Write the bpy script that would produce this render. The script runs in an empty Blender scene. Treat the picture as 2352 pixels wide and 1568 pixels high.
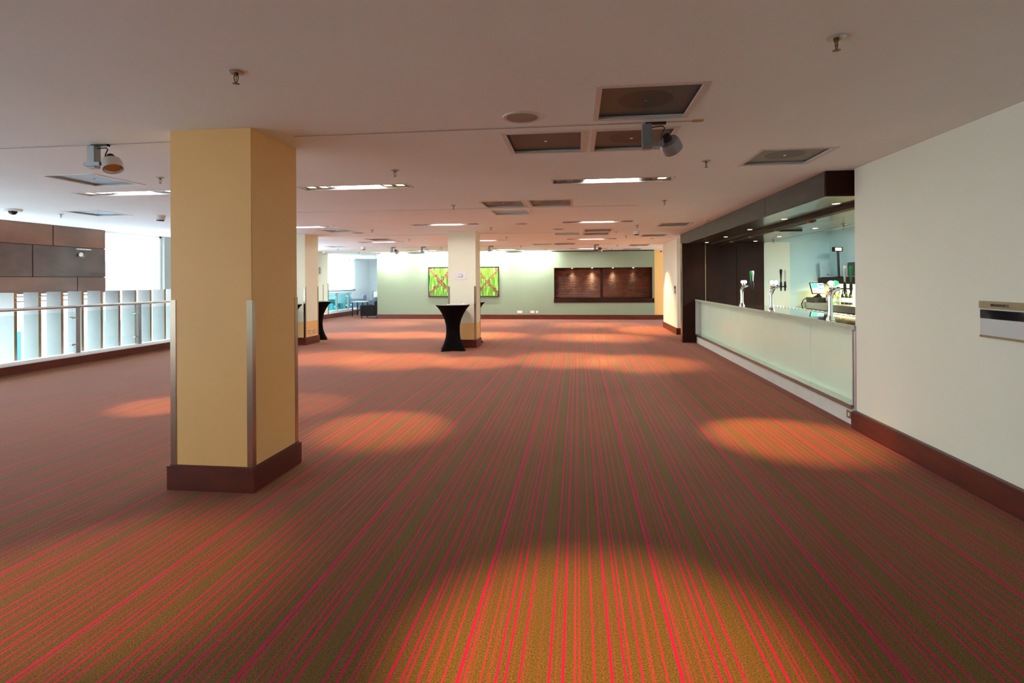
import bpy, bmesh, math, random
from mathutils import Vector, Matrix
random.seed(7)
SC = bpy.context.scene
COL = SC.collection
CE = 2.94
PI = math.pi

# ------------------------------------------------------------------ materials
def nt(name):
    m = bpy.data.materials.new(name); m.use_nodes = True
    t = m.node_tree
    return m, t, t.nodes['Principled BSDF']

def mat(name, col, rough=0.6, metal=0.0, var=0.06, scale=6.0, emit=None, es=0.0, bump=0.0, bscale=60.0, spec=0.5, coat=0.0, trans=0.0, alpha=1.0, stretch=(1, 1, 1)):
    m, t, b = nt(name)
    N = t.nodes; L = t.links
    tc = N.new('ShaderNodeTexCoord'); mp = N.new('ShaderNodeMapping')
    mp.inputs['Scale'].default_value = stretch
    L.new(tc.outputs['Object'], mp.inputs[0])
    no = N.new('ShaderNodeTexNoise'); no.inputs['Scale'].default_value = scale; no.inputs['Detail'].default_value = 4
    L.new(mp.outputs[0], no.inputs['Vector'])
    cr = N.new('ShaderNodeValToRGB')
    a = [max(0, c * (1 - var)) for c in col]; c2 = [min(1, c * (1 + var)) for c in col]
    cr.color_ramp.elements[0].color = (*a, 1); cr.color_ramp.elements[1].color = (*c2, 1)
    cr.color_ramp.elements[0].position = .3; cr.color_ramp.elements[1].position = .7
    L.new(no.outputs['Fac'], cr.inputs[0]); L.new(cr.outputs[0], b.inputs['Base Color'])
    b.inputs['Roughness'].default_value = rough; b.inputs['Metallic'].default_value = metal
    b.inputs['Specular IOR Level'].default_value = spec
    b.inputs['Coat Weight'].default_value = coat
    b.inputs['Transmission Weight'].default_value = trans
    b.inputs['Alpha'].default_value = alpha
    if emit:
        b.inputs['Emission Color'].default_value = (*emit, 1); b.inputs['Emission Strength'].default_value = es
    if bump:
        n2 = N.new('ShaderNodeTexNoise'); n2.inputs['Scale'].default_value = bscale
        L.new(mp.outputs[0], n2.inputs['Vector'])
        bp = N.new('ShaderNodeBump'); bp.inputs['Strength'].default_value = bump; bp.inputs['Distance'].default_value = .01
        L.new(n2.outputs['Fac'], bp.inputs['Height']); L.new(bp.outputs[0], b.inputs['Normal'])
    return m

def math_n(t, op, a, b=None, c=None):
    n = t.nodes.new('ShaderNodeMath'); n.operation = op
    for i, v in enumerate((a, b, c)):
        if v is None: continue
        if isinstance(v, (int, float)): n.inputs[i].default_value = v
        else: t.links.new(v, n.inputs[i])
    return n.outputs[0]

def mixc(t, f, a, b):
    n = t.nodes.new('ShaderNodeMix'); n.data_type = 'RGBA'
    if isinstance(f, (int, float)): n.inputs[0].default_value = f
    else: t.links.new(f, n.inputs[0])
    for i, v in ((6, a), (7, b)):
        if isinstance(v, tuple): n.inputs[i].default_value = (*v, 1)
        else: t.links.new(v, n.inputs[i])
    return n.outputs[2]

STRIPE0 = .330 + 2 * .95
def carpet():
    m, t, b = nt('carpet_striped')
    N = t.nodes; L = t.links
    tc = N.new('ShaderNodeTexCoord'); sx = N.new('ShaderNodeSeparateXYZ'); L.new(tc.outputs['Object'], sx.inputs[0])
    X = sx.outputs[0]
    def ramp(fac, items, half):
        cr = N.new('ShaderNodeValToRGB'); cr.color_ramp.interpolation = 'CONSTANT'
        el = cr.color_ramp.elements
        while len(el) > 1: el.remove(el[0])
        el[0].position = 0; el[0].color = (0, 0, 0, 1)
        for c, w_, v in items:
            w_ = w_ * 1.3; v = min(1, v * 1.1)
            for p, q in ((c - w_ / 2, v), (c + w_ / 2, 0)):
                e = el.new(min(1, max(.0001, p / half))); e.color = (q, q, q, 1)
        L.new(fac, cr.inputs[0]); return cr.outputs[0]
    PER = 950.0
    u = math_n(t, 'MULTIPLY', math_n(t, 'FRACT', math_n(t, 'MULTIPLY', math_n(t, 'ADD', X, STRIPE0), 1000 / PER)), 2)
    A_ = [(14, 8, .95), (38, 4, .35), (74, 8, 1), (90, 4, .5), (105, 4, .3), (150, 4, .3), (200, 8, 1), (228, 4, .4), (258, 9, 1), (308, 6, .7), (330, 6, .75), (352, 4, .25), (393, 7, .8), (430, 4, .3), (468, 11, 1)]
    B_ = [(488, 4, .3), (525, 8, .95), (549, 7, .75), (597, 7, .85), (643, 15, .45), (680, 4, .3), (701, 7, .75), (764, 13, 1), (792, 7, .75), (806, 4, .4), (822, 4, .4), (860, 7, .7), (893, 14, .30), (925, 9, .9)]
    ra = ramp(u, A_, PER / 2)
    rb = ramp(math_n(t, 'SUBTRACT', u, 1.0), [(a - PER / 2, b_, c_) for a, b_, c_ in B_], PER / 2)
    sel = math_n(t, 'GREATER_THAN', u, 1.0)
    s = math_n(t, 'ADD', math_n(t, 'MULTIPLY', rb, sel), math_n(t, 'MULTIPLY', ra, math_n(t, 'SUBTRACT', 1.0, sel)))
    # tuft fleck
    fl = N.new('ShaderNodeTexNoise'); fl.inputs['Scale'].default_value = 130; fl.inputs['Detail'].default_value = 2
    L.new(tc.outputs['Object'], fl.inputs['Vector'])
    sf = math_n(t, 'MULTIPLY', s, math_n(t, 'MINIMUM', math_n(t, 'ADD', math_n(t, 'MULTIPLY_ADD', fl.outputs['Fac'], 1.6, -.45), math_n(t, 'MULTIPLY', s, .75)), 1.0))
    big = N.new('ShaderNodeTexNoise'); big.inputs['Scale'].default_value = .9; big.inputs['Detail'].default_value = 5
    L.new(tc.outputs['Object'], big.inputs['Vector'])
    base = mixc(t, math_n(t, 'MULTIPLY_ADD', fl.outputs['Fac'], 2.2, -.6), (.06, .042, .009), (.28, .175, .036))
    base = mixc(t, math_n(t, 'MULTIPLY_ADD', big.outputs['Fac'], 1.2, -.35), base, (.14, .085, .030))
    red = mixc(t, fl.outputs['Fac'], (.50, .004, .070), (.78, .012, .125))
    c = mixc(t, sf, base, red)
    L.new(c, b.inputs['Base Color'])
    b.inputs['Roughness'].default_value = .95; b.inputs['Specular IOR Level'].default_value = .15
    b.inputs['Sheen Weight'].default_value = .14; b.inputs['Sheen Roughness'].default_value = .35
    b.inputs['Sheen Tint'].default_value = (.85, .68, .82, 1)
    bp = N.new('ShaderNodeBump'); bp.inputs['Strength'].default_value = .5; bp.inputs['Distance'].default_value = .004
    L.new(fl.outputs['Fac'], bp.inputs['Height']); L.new(bp.outputs[0], b.inputs['Normal'])
    return m

def grille_mat(name, c1, c2, pitch=.011):
    m, t, b = nt(name)
    N = t.nodes; L = t.links
    tc = N.new('ShaderNodeTexCoord'); sx = N.new('ShaderNodeSeparateXYZ'); L.new(tc.outputs['Object'], sx.inputs[0])
    k = 2 * PI / pitch
    a = math_n(t, 'SINE', math_n(t, 'MULTIPLY', sx.outputs[0], k))
    c = math_n(t, 'SINE', math_n(t, 'MULTIPLY', sx.outputs[1], k))
    f = math_n(t, 'GREATER_THAN', math_n(t, 'MULTIPLY', a, c), .15)
    no = N.new('ShaderNodeTexNoise'); no.inputs['Scale'].default_value = 4
    L.new(tc.outputs['Object'], no.inputs['Vector'])
    c1b = mixc(t, no.outputs['Fac'], c1, tuple(x * 1.5 for x in c1))
    L.new(mixc(t, f, c1b, c2), b.inputs['Base Color'])
    b.inputs['Roughness'].default_value = .5; b.inputs['Metallic'].default_value = .2
    return m

def art_mat():
    m, t, b = nt('painting_green_abstract')
    N = t.nodes; L = t.links
    tc = N.new('ShaderNodeTexCoord'); mp = N.new('ShaderNodeMapping'); mp.inputs['Scale'].default_value = (9, 9, 1.1)
    L.new(tc.outputs['Object'], mp.inputs[0])
    n1 = N.new('ShaderNodeTexNoise'); n1.inputs['Scale'].default_value = 2.4; n1.inputs['Detail'].default_value = 6; L.new(mp.outputs[0], n1.inputs['Vector'])
    cr = N.new('ShaderNodeValToRGB'); L.new(n1.outputs['Fac'], cr.inputs[0])
    cr.color_ramp.elements[0].position = .30; cr.color_ramp.elements[0].color = (.01, .10, .004, 1)
    cr.color_ramp.elements[1].position = .68; cr.color_ramp.elements[1].color = (.42, .60, .16, 1)
    e = cr.color_ramp.elements.new(.46); e.color = (.11, .34, .012, 1)
    sx = N.new('ShaderNodeSeparateXYZ'); L.new(tc.outputs['Object'], sx.inputs[0])
    n2 = N.new('ShaderNodeTexNoise'); n2.inputs['Scale'].default_value = 8; n2.inputs['Detail'].default_value = 5; L.new(tc.outputs['Object'], n2.inputs['Vector'])
    wob = math_n(t, 'MULTIPLY_ADD', n2.outputs['Fac'], .50, -.25)
    # zig-zag of two crossing diagonals on each half of the canvas, object x -1.56..1.56, z -.65..0.65
    u = math_n(t, 'ADD', sx.outputs[0], 1.56)
    pp = math_n(t, 'PINGPONG', u, 1.04)
    k = math_n(t, 'MULTIPLY_ADD', pp, 1.12, -.60)
    d1 = math_n(t, 'ABSOLUTE', math_n(t, 'ADD', math_n(t, 'SUBTRACT', sx.outputs[2], k), wob))
    d2 = math_n(t, 'ABSOLUTE', math_n(t, 'ADD', math_n(t, 'ADD', sx.outputs[2], k), wob))
    d = math_n(t, 'MINIMUM', d1, d2)
    n3 = N.new('ShaderNodeTexNoise'); n3.inputs['Scale'].default_value = 22; n3.inputs['Detail'].default_value = 4; L.new(tc.outputs['Object'], n3.inputs['Vector'])
    br = N.new('ShaderNodeValToRGB'); L.new(n3.outputs['Fac'], br.inputs[0])
    br.color_ramp.elements[0].position = .35; br.color_ramp.elements[0].color = (.07, .03, .008, 1)
    br.color_ramp.elements[1].position = .66; br.color_ramp.elements[1].color = (.36, .20, .09, 1)
    f = math_n(t, 'LESS_THAN', d, .10)
    L.new(mixc(t, f, cr.outputs[0], br.outputs[0]), b.inputs['Base Color'])
    b.inputs['Roughness'].default_value = .35
    return m

def wood(name, c1, c2, rough=.35, stretch=(1, 1, 12), scale=3, coat=.2):
    m = mat(name, c1, rough=rough, var=0, coat=coat)
    t = m.node_tree
    cr = [n for n in t.nodes if n.type == 'VALTORGB'][0]
    cr.color_ramp.elements[0].color = (*c1, 1); cr.color_ramp.elements[1].color = (*c2, 1)
    [n for n in t.nodes if n.type == 'MAPPING'][0].inputs['Scale'].default_value = stretch
    no = [n for n in t.nodes if n.type == 'TEX_NOISE'][0]; no.inputs['Scale'].default_value = scale; no.inputs['Detail'].default_value = 8
    return m

def glass(name, tint, rough=.02, mixf=.8):
    m = bpy.data.materials.new(name); m.use_nodes = True
    t = m.node_tree; N = t.nodes; L = t.links
    N.remove(N['Principled BSDF']); o = N['Material Output']
    tr = N.new('ShaderNodeBsdfTransparent'); tr.inputs[0].default_value = (*tint, 1)
    gl = N.new('ShaderNodeBsdfGlossy'); gl.inputs['Roughness'].default_value = rough
    fr = N.new('ShaderNodeFresnel'); fr.inputs[0].default_value = 1.45
    mx = N.new('ShaderNodeMixShader')
    ge = N.new('ShaderNodeNewGeometry')
    L.new(math_n(t, 'MULTIPLY', fr.outputs[0], math_n(t, 'SUBTRACT', 1.0, ge.outputs['Backfacing'])), mx.inputs[0]); L.new(tr.outputs[0], mx.inputs[1]); L.new(gl.outputs[0], mx.inputs[2]); L.new(mx.outputs[0], o.inputs[0])
    return m

def emis(name, col, s):
    m = mat(name, tuple(min(.9, c) for c in col), var=0, emit=col, es=s)
    return m

M = {}
M['carpet'] = carpet()
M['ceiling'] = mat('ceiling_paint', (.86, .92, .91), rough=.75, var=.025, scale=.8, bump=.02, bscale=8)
M['wall'] = mat('wall_cream_paint', (.80, .81, .66), rough=.55, var=.02, scale=1)
M['wallcool'] = mat('wall_pale_paint', (.56, .76, .78), rough=.6, var=.02, scale=1)
M['white'] = mat('white_paint', (.82, .83, .82), rough=.5, var=.02)
M['green'] = mat('wall_sage_green_paint', (.25, .31, .21), rough=.55, var=.03, scale=1)
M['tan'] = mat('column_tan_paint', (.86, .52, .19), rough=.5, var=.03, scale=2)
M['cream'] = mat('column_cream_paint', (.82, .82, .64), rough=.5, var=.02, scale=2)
M['mahog'] = wood('mahogany_skirting', (.075, .010, .004), (.13, .018, .007), rough=.4, stretch=(1.5, 1.5, 5), scale=2.2, coat=0)
M['dark'] = wood('dark_veneer', (.020, .0062, .004), (.038, .0115, .007), rough=.55, stretch=(1, 1, .4), scale=1.5, coat=0)
M['dark'].node_tree.nodes['Principled BSDF'].inputs['Specular IOR Level'].default_value = .12
M['fascia'] = wood('dark_olive_laminate', (.036, .027, .018), (.062, .047, .032), rough=.5, stretch=(6, .6, 6), scale=3, coat=0)
M['soffit'] = wood('polished_soffit', (.030, .024, .018), (.06, .05, .036), rough=.28, stretch=(3, .4, 3), scale=3, coat=.3)
M['brownpanel'] = wood('brown_cladding', (.13, .075, .068), (.21, .115, .095), rough=.28, stretch=(2, .8, 1.6), scale=1.6, coat=.3)
M['chrome'] = mat('chrome', (.82, .82, .84), rough=.07, metal=1, var=.02)
M['steel'] = mat('brushed_steel', (.52, .50, .46), rough=.3, metal=1, var=.08, scale=12, stretch=(1, .1, 1))
M['guard'] = mat('anodised_guard', (.42, .34, .28), rough=.25, metal=1, var=.03)
M['top'] = mat('polished_stone_top', (.042, .033, .026), rough=.05, var=.25, scale=50, coat=.6)
M['topedge'] = mat('stone_edge', (.46, .50, .37), rough=.3, var=.2, scale=40)
M['barglass'] = mat('back_painted_glass', (.74, .90, .68), rough=.3, var=.02, scale=2, coat=.25)
M['ledge'] = mat('ledge_glass', (.30, .36, .29), rough=.12, var=.05, coat=.6)
M['kick'] = mat('kick_panel_paint', (.66, .62, .54), rough=.6, var=.03)
M['black'] = mat('black_plastic', (.012, .012, .014), rough=.35, var=.1)
M['stretch'] = mat('black_stretch_fabric', (.004, .003, .003), rough=.8, var=.15, scale=30, spec=.06)
M['leather'] = mat('black_leather', (.006, .004, .004), spec=.15, rough=.5, var=.2, scale=20, bump=.1)
M['grey'] = mat('grey_metal', (.32, .34, .35), rough=.4, metal=.6, var=.04)
M['silver'] = mat('silver_paint', (.60, .60, .60), rough=.35, metal=.5, var=.03)
M['brass'] = mat('brass', (.55, .38, .18), rough=.3, metal=1, var=.05)
M['bronze'] = mat('sprinkler_bronze', (.17, .12, .07), rough=.35, metal=1, var=.1)
M['plate'] = mat('white_plastic', (.78, .76, .70), rough=.4, var=.02)
M['paper'] = mat('paper', (.80, .80, .78), rough=.8, var=.01)
M['gdark'] = grille_mat('perforated_grille_dark', (.13, .13, .125), (.012, .012, .012))
M['gdisc'] = grille_mat('perforated_grille_disc', (.065, .062, .06), (.008, .008, .008))
M['gpale'] = grille_mat('perforated_grille_pale', (.30, .29, .26), (.08, .08, .07))
M['gpdisc'] = grille_mat('perforated_grille_pale_disc', (.17, .16, .14), (.05, .05, .045))
M['gblue'] = grille_mat('perforated_grille_white', (.46, .60, .64), (.34, .47, .51))
M['frame'] = mat('vent_frame', (.66, .60, .56), rough=.5, var=.03)
M['tube'] = emis('fluorescent_tube', (1, .97, .86), 14)
M['halo'] = emis('halogen_lamp', (1, .66, .34), 5)
M['hot'] = emis('halogen_hot', (1, .80, .50), 40)
M['down'] = emis('downlight_lamp', (1, .82, .52), 12)
M['led'] = emis('led_strip', (1, .72, .26), 9)
M['cool'] = emis('cool_tube', (.80, .95, 1), 12)
M['badge'] = emis('lit_badge', (.85, .92, 1), 4)
M['glass'] = glass('rail_glass', (.88, .94, .94))
M['teal'] = glass('teal_glass', (.50, .84, .87))
M['clear'] = glass('clear_window_glass', (.97, .99, 1))
M['tumbler'] = mat('tumbler_glass', (.80, .80, .70), rough=.08, var=.02, alpha=.55, coat=1)
M['lounge'] = mat('lounge_wall_paint', (.78, .84, .85), rough=.6, var=.02)
M['piergrey'] = mat('pier_grey_paint', (.30, .32, .30), rough=.6, var=.02)
M['brown_top'] = wood('brown_cladding_warm', (.15, .062, .038), (.26, .105, .060), rough=.28, stretch=(2, .8, 1.6), scale=1.6)
M['brown_mid'] = wood('brown_cladding_dark', (.070, .045, .045), (.13, .085, .085), rough=.25, stretch=(2, .8, 1.6), scale=1.6)
M['blind'] = mat('white_blind', (.92, .93, .95), rough=.9, var=.01, emit=(.9, .95, 1), es=0)
M['finface'] = mat('fin_grey_laminate', (.27, .27, .25), rough=.55, var=.03)
M['finedge'] = mat('fin_ply_edge', (.36, .19, .08), rough=.5, var=.1, scale=20)
M['art'] = art_mat()
M['armblue'] = mat('blue_grey_upholstery', (.12, .20, .26), rough=.8, var=.08, scale=10)
M['armteal'] = mat('teal_upholstery', (.05, .30, .34), rough=.8, var=.08, scale=10)
M['slat'] = wood('mahogany_slats', (.06, .018, .009), (.16, .045, .02), rough=.42, stretch=(1, 1, 2), scale=3, coat=0)
M['blue'] = mat('blue_hoarding', (.02, .16, .62), rough=.6, var=.3, scale=.8)
M['paving'] = mat('outdoor_paving', (.62, .62, .66), rough=.9, var=.06, scale=.5)
M['build'] = mat('outdoor_facade', (.80, .80, .82), rough=.9, var=.03)
M['yellow'] = mat('yellow_tape', (.45, .26, .05), rough=.6, var=.05)
M['signbrass'] = mat('sign_bronze', (.27, .20, .10), rough=.4, metal=.4, var=.06)
M['signdark'] = mat('sign_dark_strip', (.016, .016, .02), rough=.06, var=.1, coat=.6)
M['signwhite'] = mat('sign_white', (.60, .62, .60), rough=.25, var=.02, coat=.3)
M['ink'] = mat('ink', (.02, .015, .012), rough=.6, var=0)
M['inkgrey'] = mat('ink_grey', (.30, .30, .28), rough=.6, var=0)
M['menublue'] = mat('menu_sheet', (.55, .66, .66), rough=.5, var=.02)

# ------------------------------------------------------------------ mesh builder
class MB:
    def __init__(s): s.bm = bmesh.new()
    def box(s, x0, x1, y0, y1, z0, z1, bev=0, mtx=None):
        r = bmesh.ops.create_cube(s.bm, size=1)
        vs = r['verts']
        for v in vs:
            v.co = Vector(((x0 + x1) / 2 + v.co.x * (x1 - x0), (y0 + y1) / 2 + v.co.y * (y1 - y0), (z0 + z1) / 2 + v.co.z * (z1 - z0)))
        if bev:
            es = set(e for v in vs for e in v.link_edges)
            r2 = bmesh.ops.bevel(s.bm, geom=list(es), offset=bev, segments=2, affect='EDGES')
            vs = list(set(v for f in r2['faces'] for v in f.verts) | set(v for v in vs if v.is_valid))
        if mtx is not None:
            bmesh.ops.transform(s.bm, matrix=mtx, verts=[v for v in vs if v.is_valid])
        return s
    def ring(s, x0, x1, y0, y1, w, z0, z1):
        s.box(x0, x1, y0, y0 + w, z0, z1); s.box(x0, x1, y1 - w, y1, z0, z1)
        s.box(x0, x0 + w, y0 + w, y1 - w, z0, z1); s.box(x1 - w, x1, y0 + w, y1 - w, z0, z1); return s
    def cyl(s, p0, p1, r0, r1=None, n=16, cap=True):
        if r1 is None: r1 = r0
        p0 = Vector(p0); p1 = Vector(p1); d = p1 - p0
        q = Vector((0, 0, 1)).rotation_difference(d.normalized()).to_matrix().to_4x4()
        mtx = Matrix.Translation((p0 + p1) / 2) @ q
        bmesh.ops.create_cone(s.bm, cap_ends=cap, segments=n, radius1=r0, radius2=r1, depth=d.length, matrix=mtx); return s
    def lathe(s, prof, cx=0, cy=0, cz=0, n=24, axis='z', mtx=None):
        rings = []
        for r, z in prof:
            ring = []
            for i in range(n):
                a = 2 * PI * i / n
                p = Vector((r * math.cos(a), r * math.sin(a), z))
                if mtx is not None: p = mtx @ p
                ring.append(s.bm.verts.new(p + Vector((cx, cy, cz))))
            rings.append(ring)
        for a, b in zip(rings, rings[1:]):
            for i in range(n):
                s.bm.faces.new((a[i], a[(i + 1) % n], b[(i + 1) % n], b[i]))
        if prof[0][0] > 1e-5: s.bm.faces.new(rings[0][::-1])
        if prof[-1][0] > 1e-5: s.bm.faces.new(rings[-1])
        return s
    def tube(s, pts, r, n=10):
        pts = [Vector(p) for p in pts]
        rs = r if isinstance(r, (list, tuple)) else [r] * len(pts)
        rings = []; up = None
        for i, p in enumerate(pts):
            d = (pts[min(i + 1, len(pts) - 1)] - pts[max(i - 1, 0)]).normalized()
            if up is None:
                up = Vector((0, 1, 0)) if abs(d.y) < .9 else Vector((1, 0, 0))
            a = d.cross(up).normalized(); up = a.cross(d).normalized()
            rings.append([s.bm.verts.new(p + (a * math.cos(2 * PI * k / n) + up * math.sin(2 * PI * k / n)) * rs[i]) for k in range(n)])
        for a, b in zip(rings, rings[1:]):
            for k in range(n): s.bm.faces.new((a[k], a[(k + 1) % n], b[(k + 1) % n], b[k]))
        s.bm.faces.new(rings[0][::-1]); s.bm.faces.new(rings[-1]); return s
    def build(s, name, m, parent=None, smooth=False, local=False):
        if parent is not None and not local:
            L = parent.matrix_basis.to_translation() if parent.parent is None else parent.parent.matrix_basis.to_translation()
            bmesh.ops.translate(s.bm, vec=-L, verts=s.bm.verts)
        bmesh.ops.recalc_face_normals(s.bm, faces=s.bm.faces)
        me = bpy.data.meshes.new(name); s.bm.to_mesh(me); s.bm.free()
        if smooth:
            for p in me.polygons: p.use_smooth = True
            try: me.set_sharp_from_angle(angle=math.radians(42))
            except Exception: pass
        me.materials.append(M[m] if isinstance(m, str) else m)
        o = bpy.data.objects.new(name, me); COL.objects.link(o)
        if parent is not None: o.parent = parent
        return o

def tag(o, label=None, cat=None, group=None, kind=None):
    if label: o['label'] = label
    if cat: o['category'] = cat
    if group: o['group'] = group
    if kind: o['kind'] = kind
    return o
def thing(name, label, cat, loc=(0, 0, 0), group=None):
    o = bpy.data.objects.new(name, None); COL.objects.link(o); o.location = loc; o.empty_display_size = .1
    o.matrix_basis = Matrix.Translation(loc)
    return tag(o, label, cat, group)
def struct(mb, name, m, label=None, cat=None):
    o = mb.build(name, m); o['kind'] = 'structure'; o['label'] = label or name.replace('_', ' '); o['category'] = cat or name.split('_')[0]
    return o
def copy_tree(o, parent=None):
    c = o.copy(); COL.objects.link(c); c.parent = parent
    for ch in list(o.children): copy_tree(ch, c)
    return c
def place(proto, first, loc, label, group=None, rz=0):
    o = proto if first else copy_tree(proto)
    o.location = loc; o.rotation_euler.z = rz; o['label'] = label
    if group: o['group'] = group
    return o
def text_mesh(name, body, size, m, parent, mtx, bold=0.0):
    cu = bpy.data.curves.new(name, 'FONT'); cu.body = body; cu.size = size; cu.extrude = .0006; cu.align_x = 'CENTER'; cu.align_y = 'CENTER'; cu.offset = bold
    tmp = bpy.data.objects.new(name + '_tmp', cu); COL.objects.link(tmp)
    bpy.context.view_layer.update()
    me = bpy.data.meshes.new_from_object(tmp.evaluated_get(bpy.context.evaluated_depsgraph_get()))
    bpy.data.objects.remove(tmp)
    me.transform(mtx); me.materials.clear(); me.materials.append(M[m])
    o = bpy.data.objects.new(name, me); COL.objects.link(o); o.parent = parent
    return o
def light(name, kind, loc, energy, col, parent=None, rot=(0, 0, 0), size=.1, sy=None, spot=1.0, blend=.5, target=None, shape='RECTANGLE', spread=None):
    l = bpy.data.lights.new(name, kind); l.energy = energy; l.color = col
    if kind == 'AREA':
        l.shape = shape if sy else 'SQUARE'; l.size = size
        if sy: l.size_y = sy
        if spread: l.spread = spread
    elif kind == 'SPOT':
        l.spot_size = spot; l.spot_blend = blend; l.shadow_soft_size = size
    else: l.shadow_soft_size = size
    o = bpy.data.objects.new(name, l); COL.objects.link(o)
    o.location = loc
    if target is not None:
        o.rotation_euler = (Vector(target) - Vector(loc)).to_track_quat('-Z', 'Y').to_euler()
    else: o.rotation_euler = rot
    return o

# ------------------------------------------------------------------ ceiling item tables
FX = (-6.2, -2.91, .44)
FY = (6.93, 11.85, 16.85, 22.0)
HW, HD = .74, .13
VENTS = [  # x, y, kind, label
    (.485, 3.93, 'd1', 'largest dark perforated ceiling vent, nearest the camera, round disc behind its mesh'),
    (-.28, 4.96, 'd0', 'dark perforated ceiling vent with no disc, left of the pair beside the track spotlight'),
    (.485, 4.96, 'd1', 'dark perforated ceiling vent with round disc partly hidden behind the track spotlight'),
    (2.11, 5.87, 'p1', 'pale grey perforated ceiling vent with ringed disc above the near end of the bar canopy'),
    (-5.83, 6.00, 'w0', 'pale blue-white ceiling vent left of the tan column, the larger of two before the railing'),
    (-8.55, 8.87, 'w0', 'small pale blue-white ceiling vent above the glass railing near the brown cladding'),
    (-1.19, 8.86, 'p1', 'grey ceiling vent with disc, left one of the touching pair in mid room'),
    (-.42, 8.85, 'p1', 'grey ceiling vent with disc, right one of the touching pair in mid room'),
    (-1.20, 9.95, 'w0', 'pale ceiling vent just behind the mid room pair, past the ceiling slot'),
    (2.20, 12.75, 'p1', 'pale grey ceiling vent close to the middle of the bar canopy'),
    (-5.88, 12.90, 'w0', 'pale blue ceiling vent above and left of the far cream column with sockets'),
    (.52, 13.93, 'p1', 'brownish ceiling vent with disc, front one of two stacked beyond the mid room'),
    (.51, 14.95, 'p1', 'brownish ceiling vent, rear one of two stacked beyond the mid room'),
    (-.27, 14.78, 'w0', 'faint pale ceiling vent left of the two stacked brownish vents'),
    (2.16, 15.78, 'p1', 'grey ceiling vent above the far end of the bar canopy'),
    (-5.90, 15.88, 'p0', 'grey ceiling vent near the far left strip light, before the wall spotlights'),
    (-1.22, 19.10, 'w0', 'white framed ceiling vent glinting near the green wall'),
    (-.42, 18.95, 'p1', 'brownish ceiling vent right of the glinting white framed one'),
    (2.22, 20.15, 'p0', 'ceiling vent near the cream wall on the far right, the nearer of two'),
    (-8.62, 18.88, 'w0', 'pale ceiling vent near the far left pier, above the far railing'),
    (2.22, 22.80, 'p0', 'darkish ceiling vent directly before the shutter niche in the green wall'),
]
VW, VD = .345, .375

# ------------------------------------------------------------------ room shell
mb = MB(); mb.box(-10.16, 9.0, -4, 19.15, -.3, 0); mb.box(-11.2, 9.0, 19.15, 23.56, -.3, 0)
mb.box(-11.2, 9.0, 23.56, 27.0, -.3, 0); mb.box(-12.4, 9.0, 27.0, 32.0, -.3, 0)
struct(mb, 'floor', 'carpet', 'brown carpet with irregular magenta red stripes', 'floor')

def holed_plane(x0, x1, y0, y1, holes, z, zt):
    bm = bmesh.new()
    xs = sorted(set([x0, x1] + [h[0] for h in holes] + [h[1] for h in holes]))
    ys = sorted(set([y0, y1] + [h[2] for h in holes] + [h[3] for h in holes]))
    V = {}
    def v(x, y):
        k = (round(x, 4), round(y, 4))
        if k not in V: V[k] = bm.verts.new((x, y, z))
        return V[k]
    for xa, xb in zip(xs, xs[1:]):
        for ya, yb in zip(ys, ys[1:]):
            cx, cy = (xa + xb) / 2, (ya + yb) / 2
            if any(h[0] < cx < h[1] and h[2] < cy < h[3] for h in holes): continue
            bm.faces.new((v(xa, ya), v(xa, yb), v(xb, yb), v(xb, ya)))
    # upstand around every hole
    for h in holes:
        c = [(h[0], h[2]), (h[1], h[2]), (h[1], h[3]), (h[0], h[3])]
        for i in range(4):
            a, b = c[i], c[(i + 1) % 4]
            bm.faces.new([bm.verts.new(p) for p in ((*a, z), (*b, z), (*b, zt), (*a, zt))])
    s = MB(); s.bm.free(); s.bm = bm
    s.box(x0, x1, y0, y1, zt, zt + .2)
    return s
holes = [(x - HW, x + HW, y - HD, y + HD) for x in FX for y in FY]
holes += [(x - VW, x + VW, y - VD, y + VD) for x, y, k, l in VENTS]
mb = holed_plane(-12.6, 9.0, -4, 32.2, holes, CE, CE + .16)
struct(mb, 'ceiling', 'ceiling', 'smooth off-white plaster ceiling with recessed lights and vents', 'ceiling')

# right wall, near part
mb = MB(); mb.box(3.13, 3.38, -4, 6.62, 0, CE)
struct(mb, 'wall_right', 'wall', 'pale grey-cream wall on the right before the bar', 'wall')
mb = MB(); mb.box(3.07, 3.13, -4, 6.6, 0.012, .19); mb.box(3.085, 3.13, -4, 6.6, .19, .2)
struct(mb, 'baseboard_right', 'mahog', 'dark mahogany skirting along the right wall', 'baseboard')
mb = MB(); mb.box(3.118, 3.136, 6.60, 6.635, .2, 1.10); mb.box(3.136, 3.40, 6.62, 6.64, .2, 1.10)
struct(mb, 'trim_1', 'silver', 'metal end trim between bar front and right wall', 'trim')
# right wall beyond bar
mb = MB(); mb.box(3.03, 3.6, 17.2, 19.9, 0, CE); mb.box(3.2, 3.6, 15.25, 17.2, 0, CE)
struct(mb, 'wall_right_far', 'wall', 'cream wall section on the right beyond the bar', 'wall')
mb = MB(); mb.box(3.01, 3.03, 17.18, 19.92, 0, .2); mb.box(3.01, 3.2, 17.18, 17.2, 0, .2); mb.box(3.18, 3.2, 15.3, 17.18, 0, .2)
struct(mb, 'baseboard_right_far', 'mahog', 'mahogany skirting below the far cream wall section', 'baseboard')
mb = MB(); mb.box(3.6, 9.0, 19.7, 19.9, 0, CE)
struct(mb, 'wall_recess', 'wall', 'wall behind the far right corner', 'wall')
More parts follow.
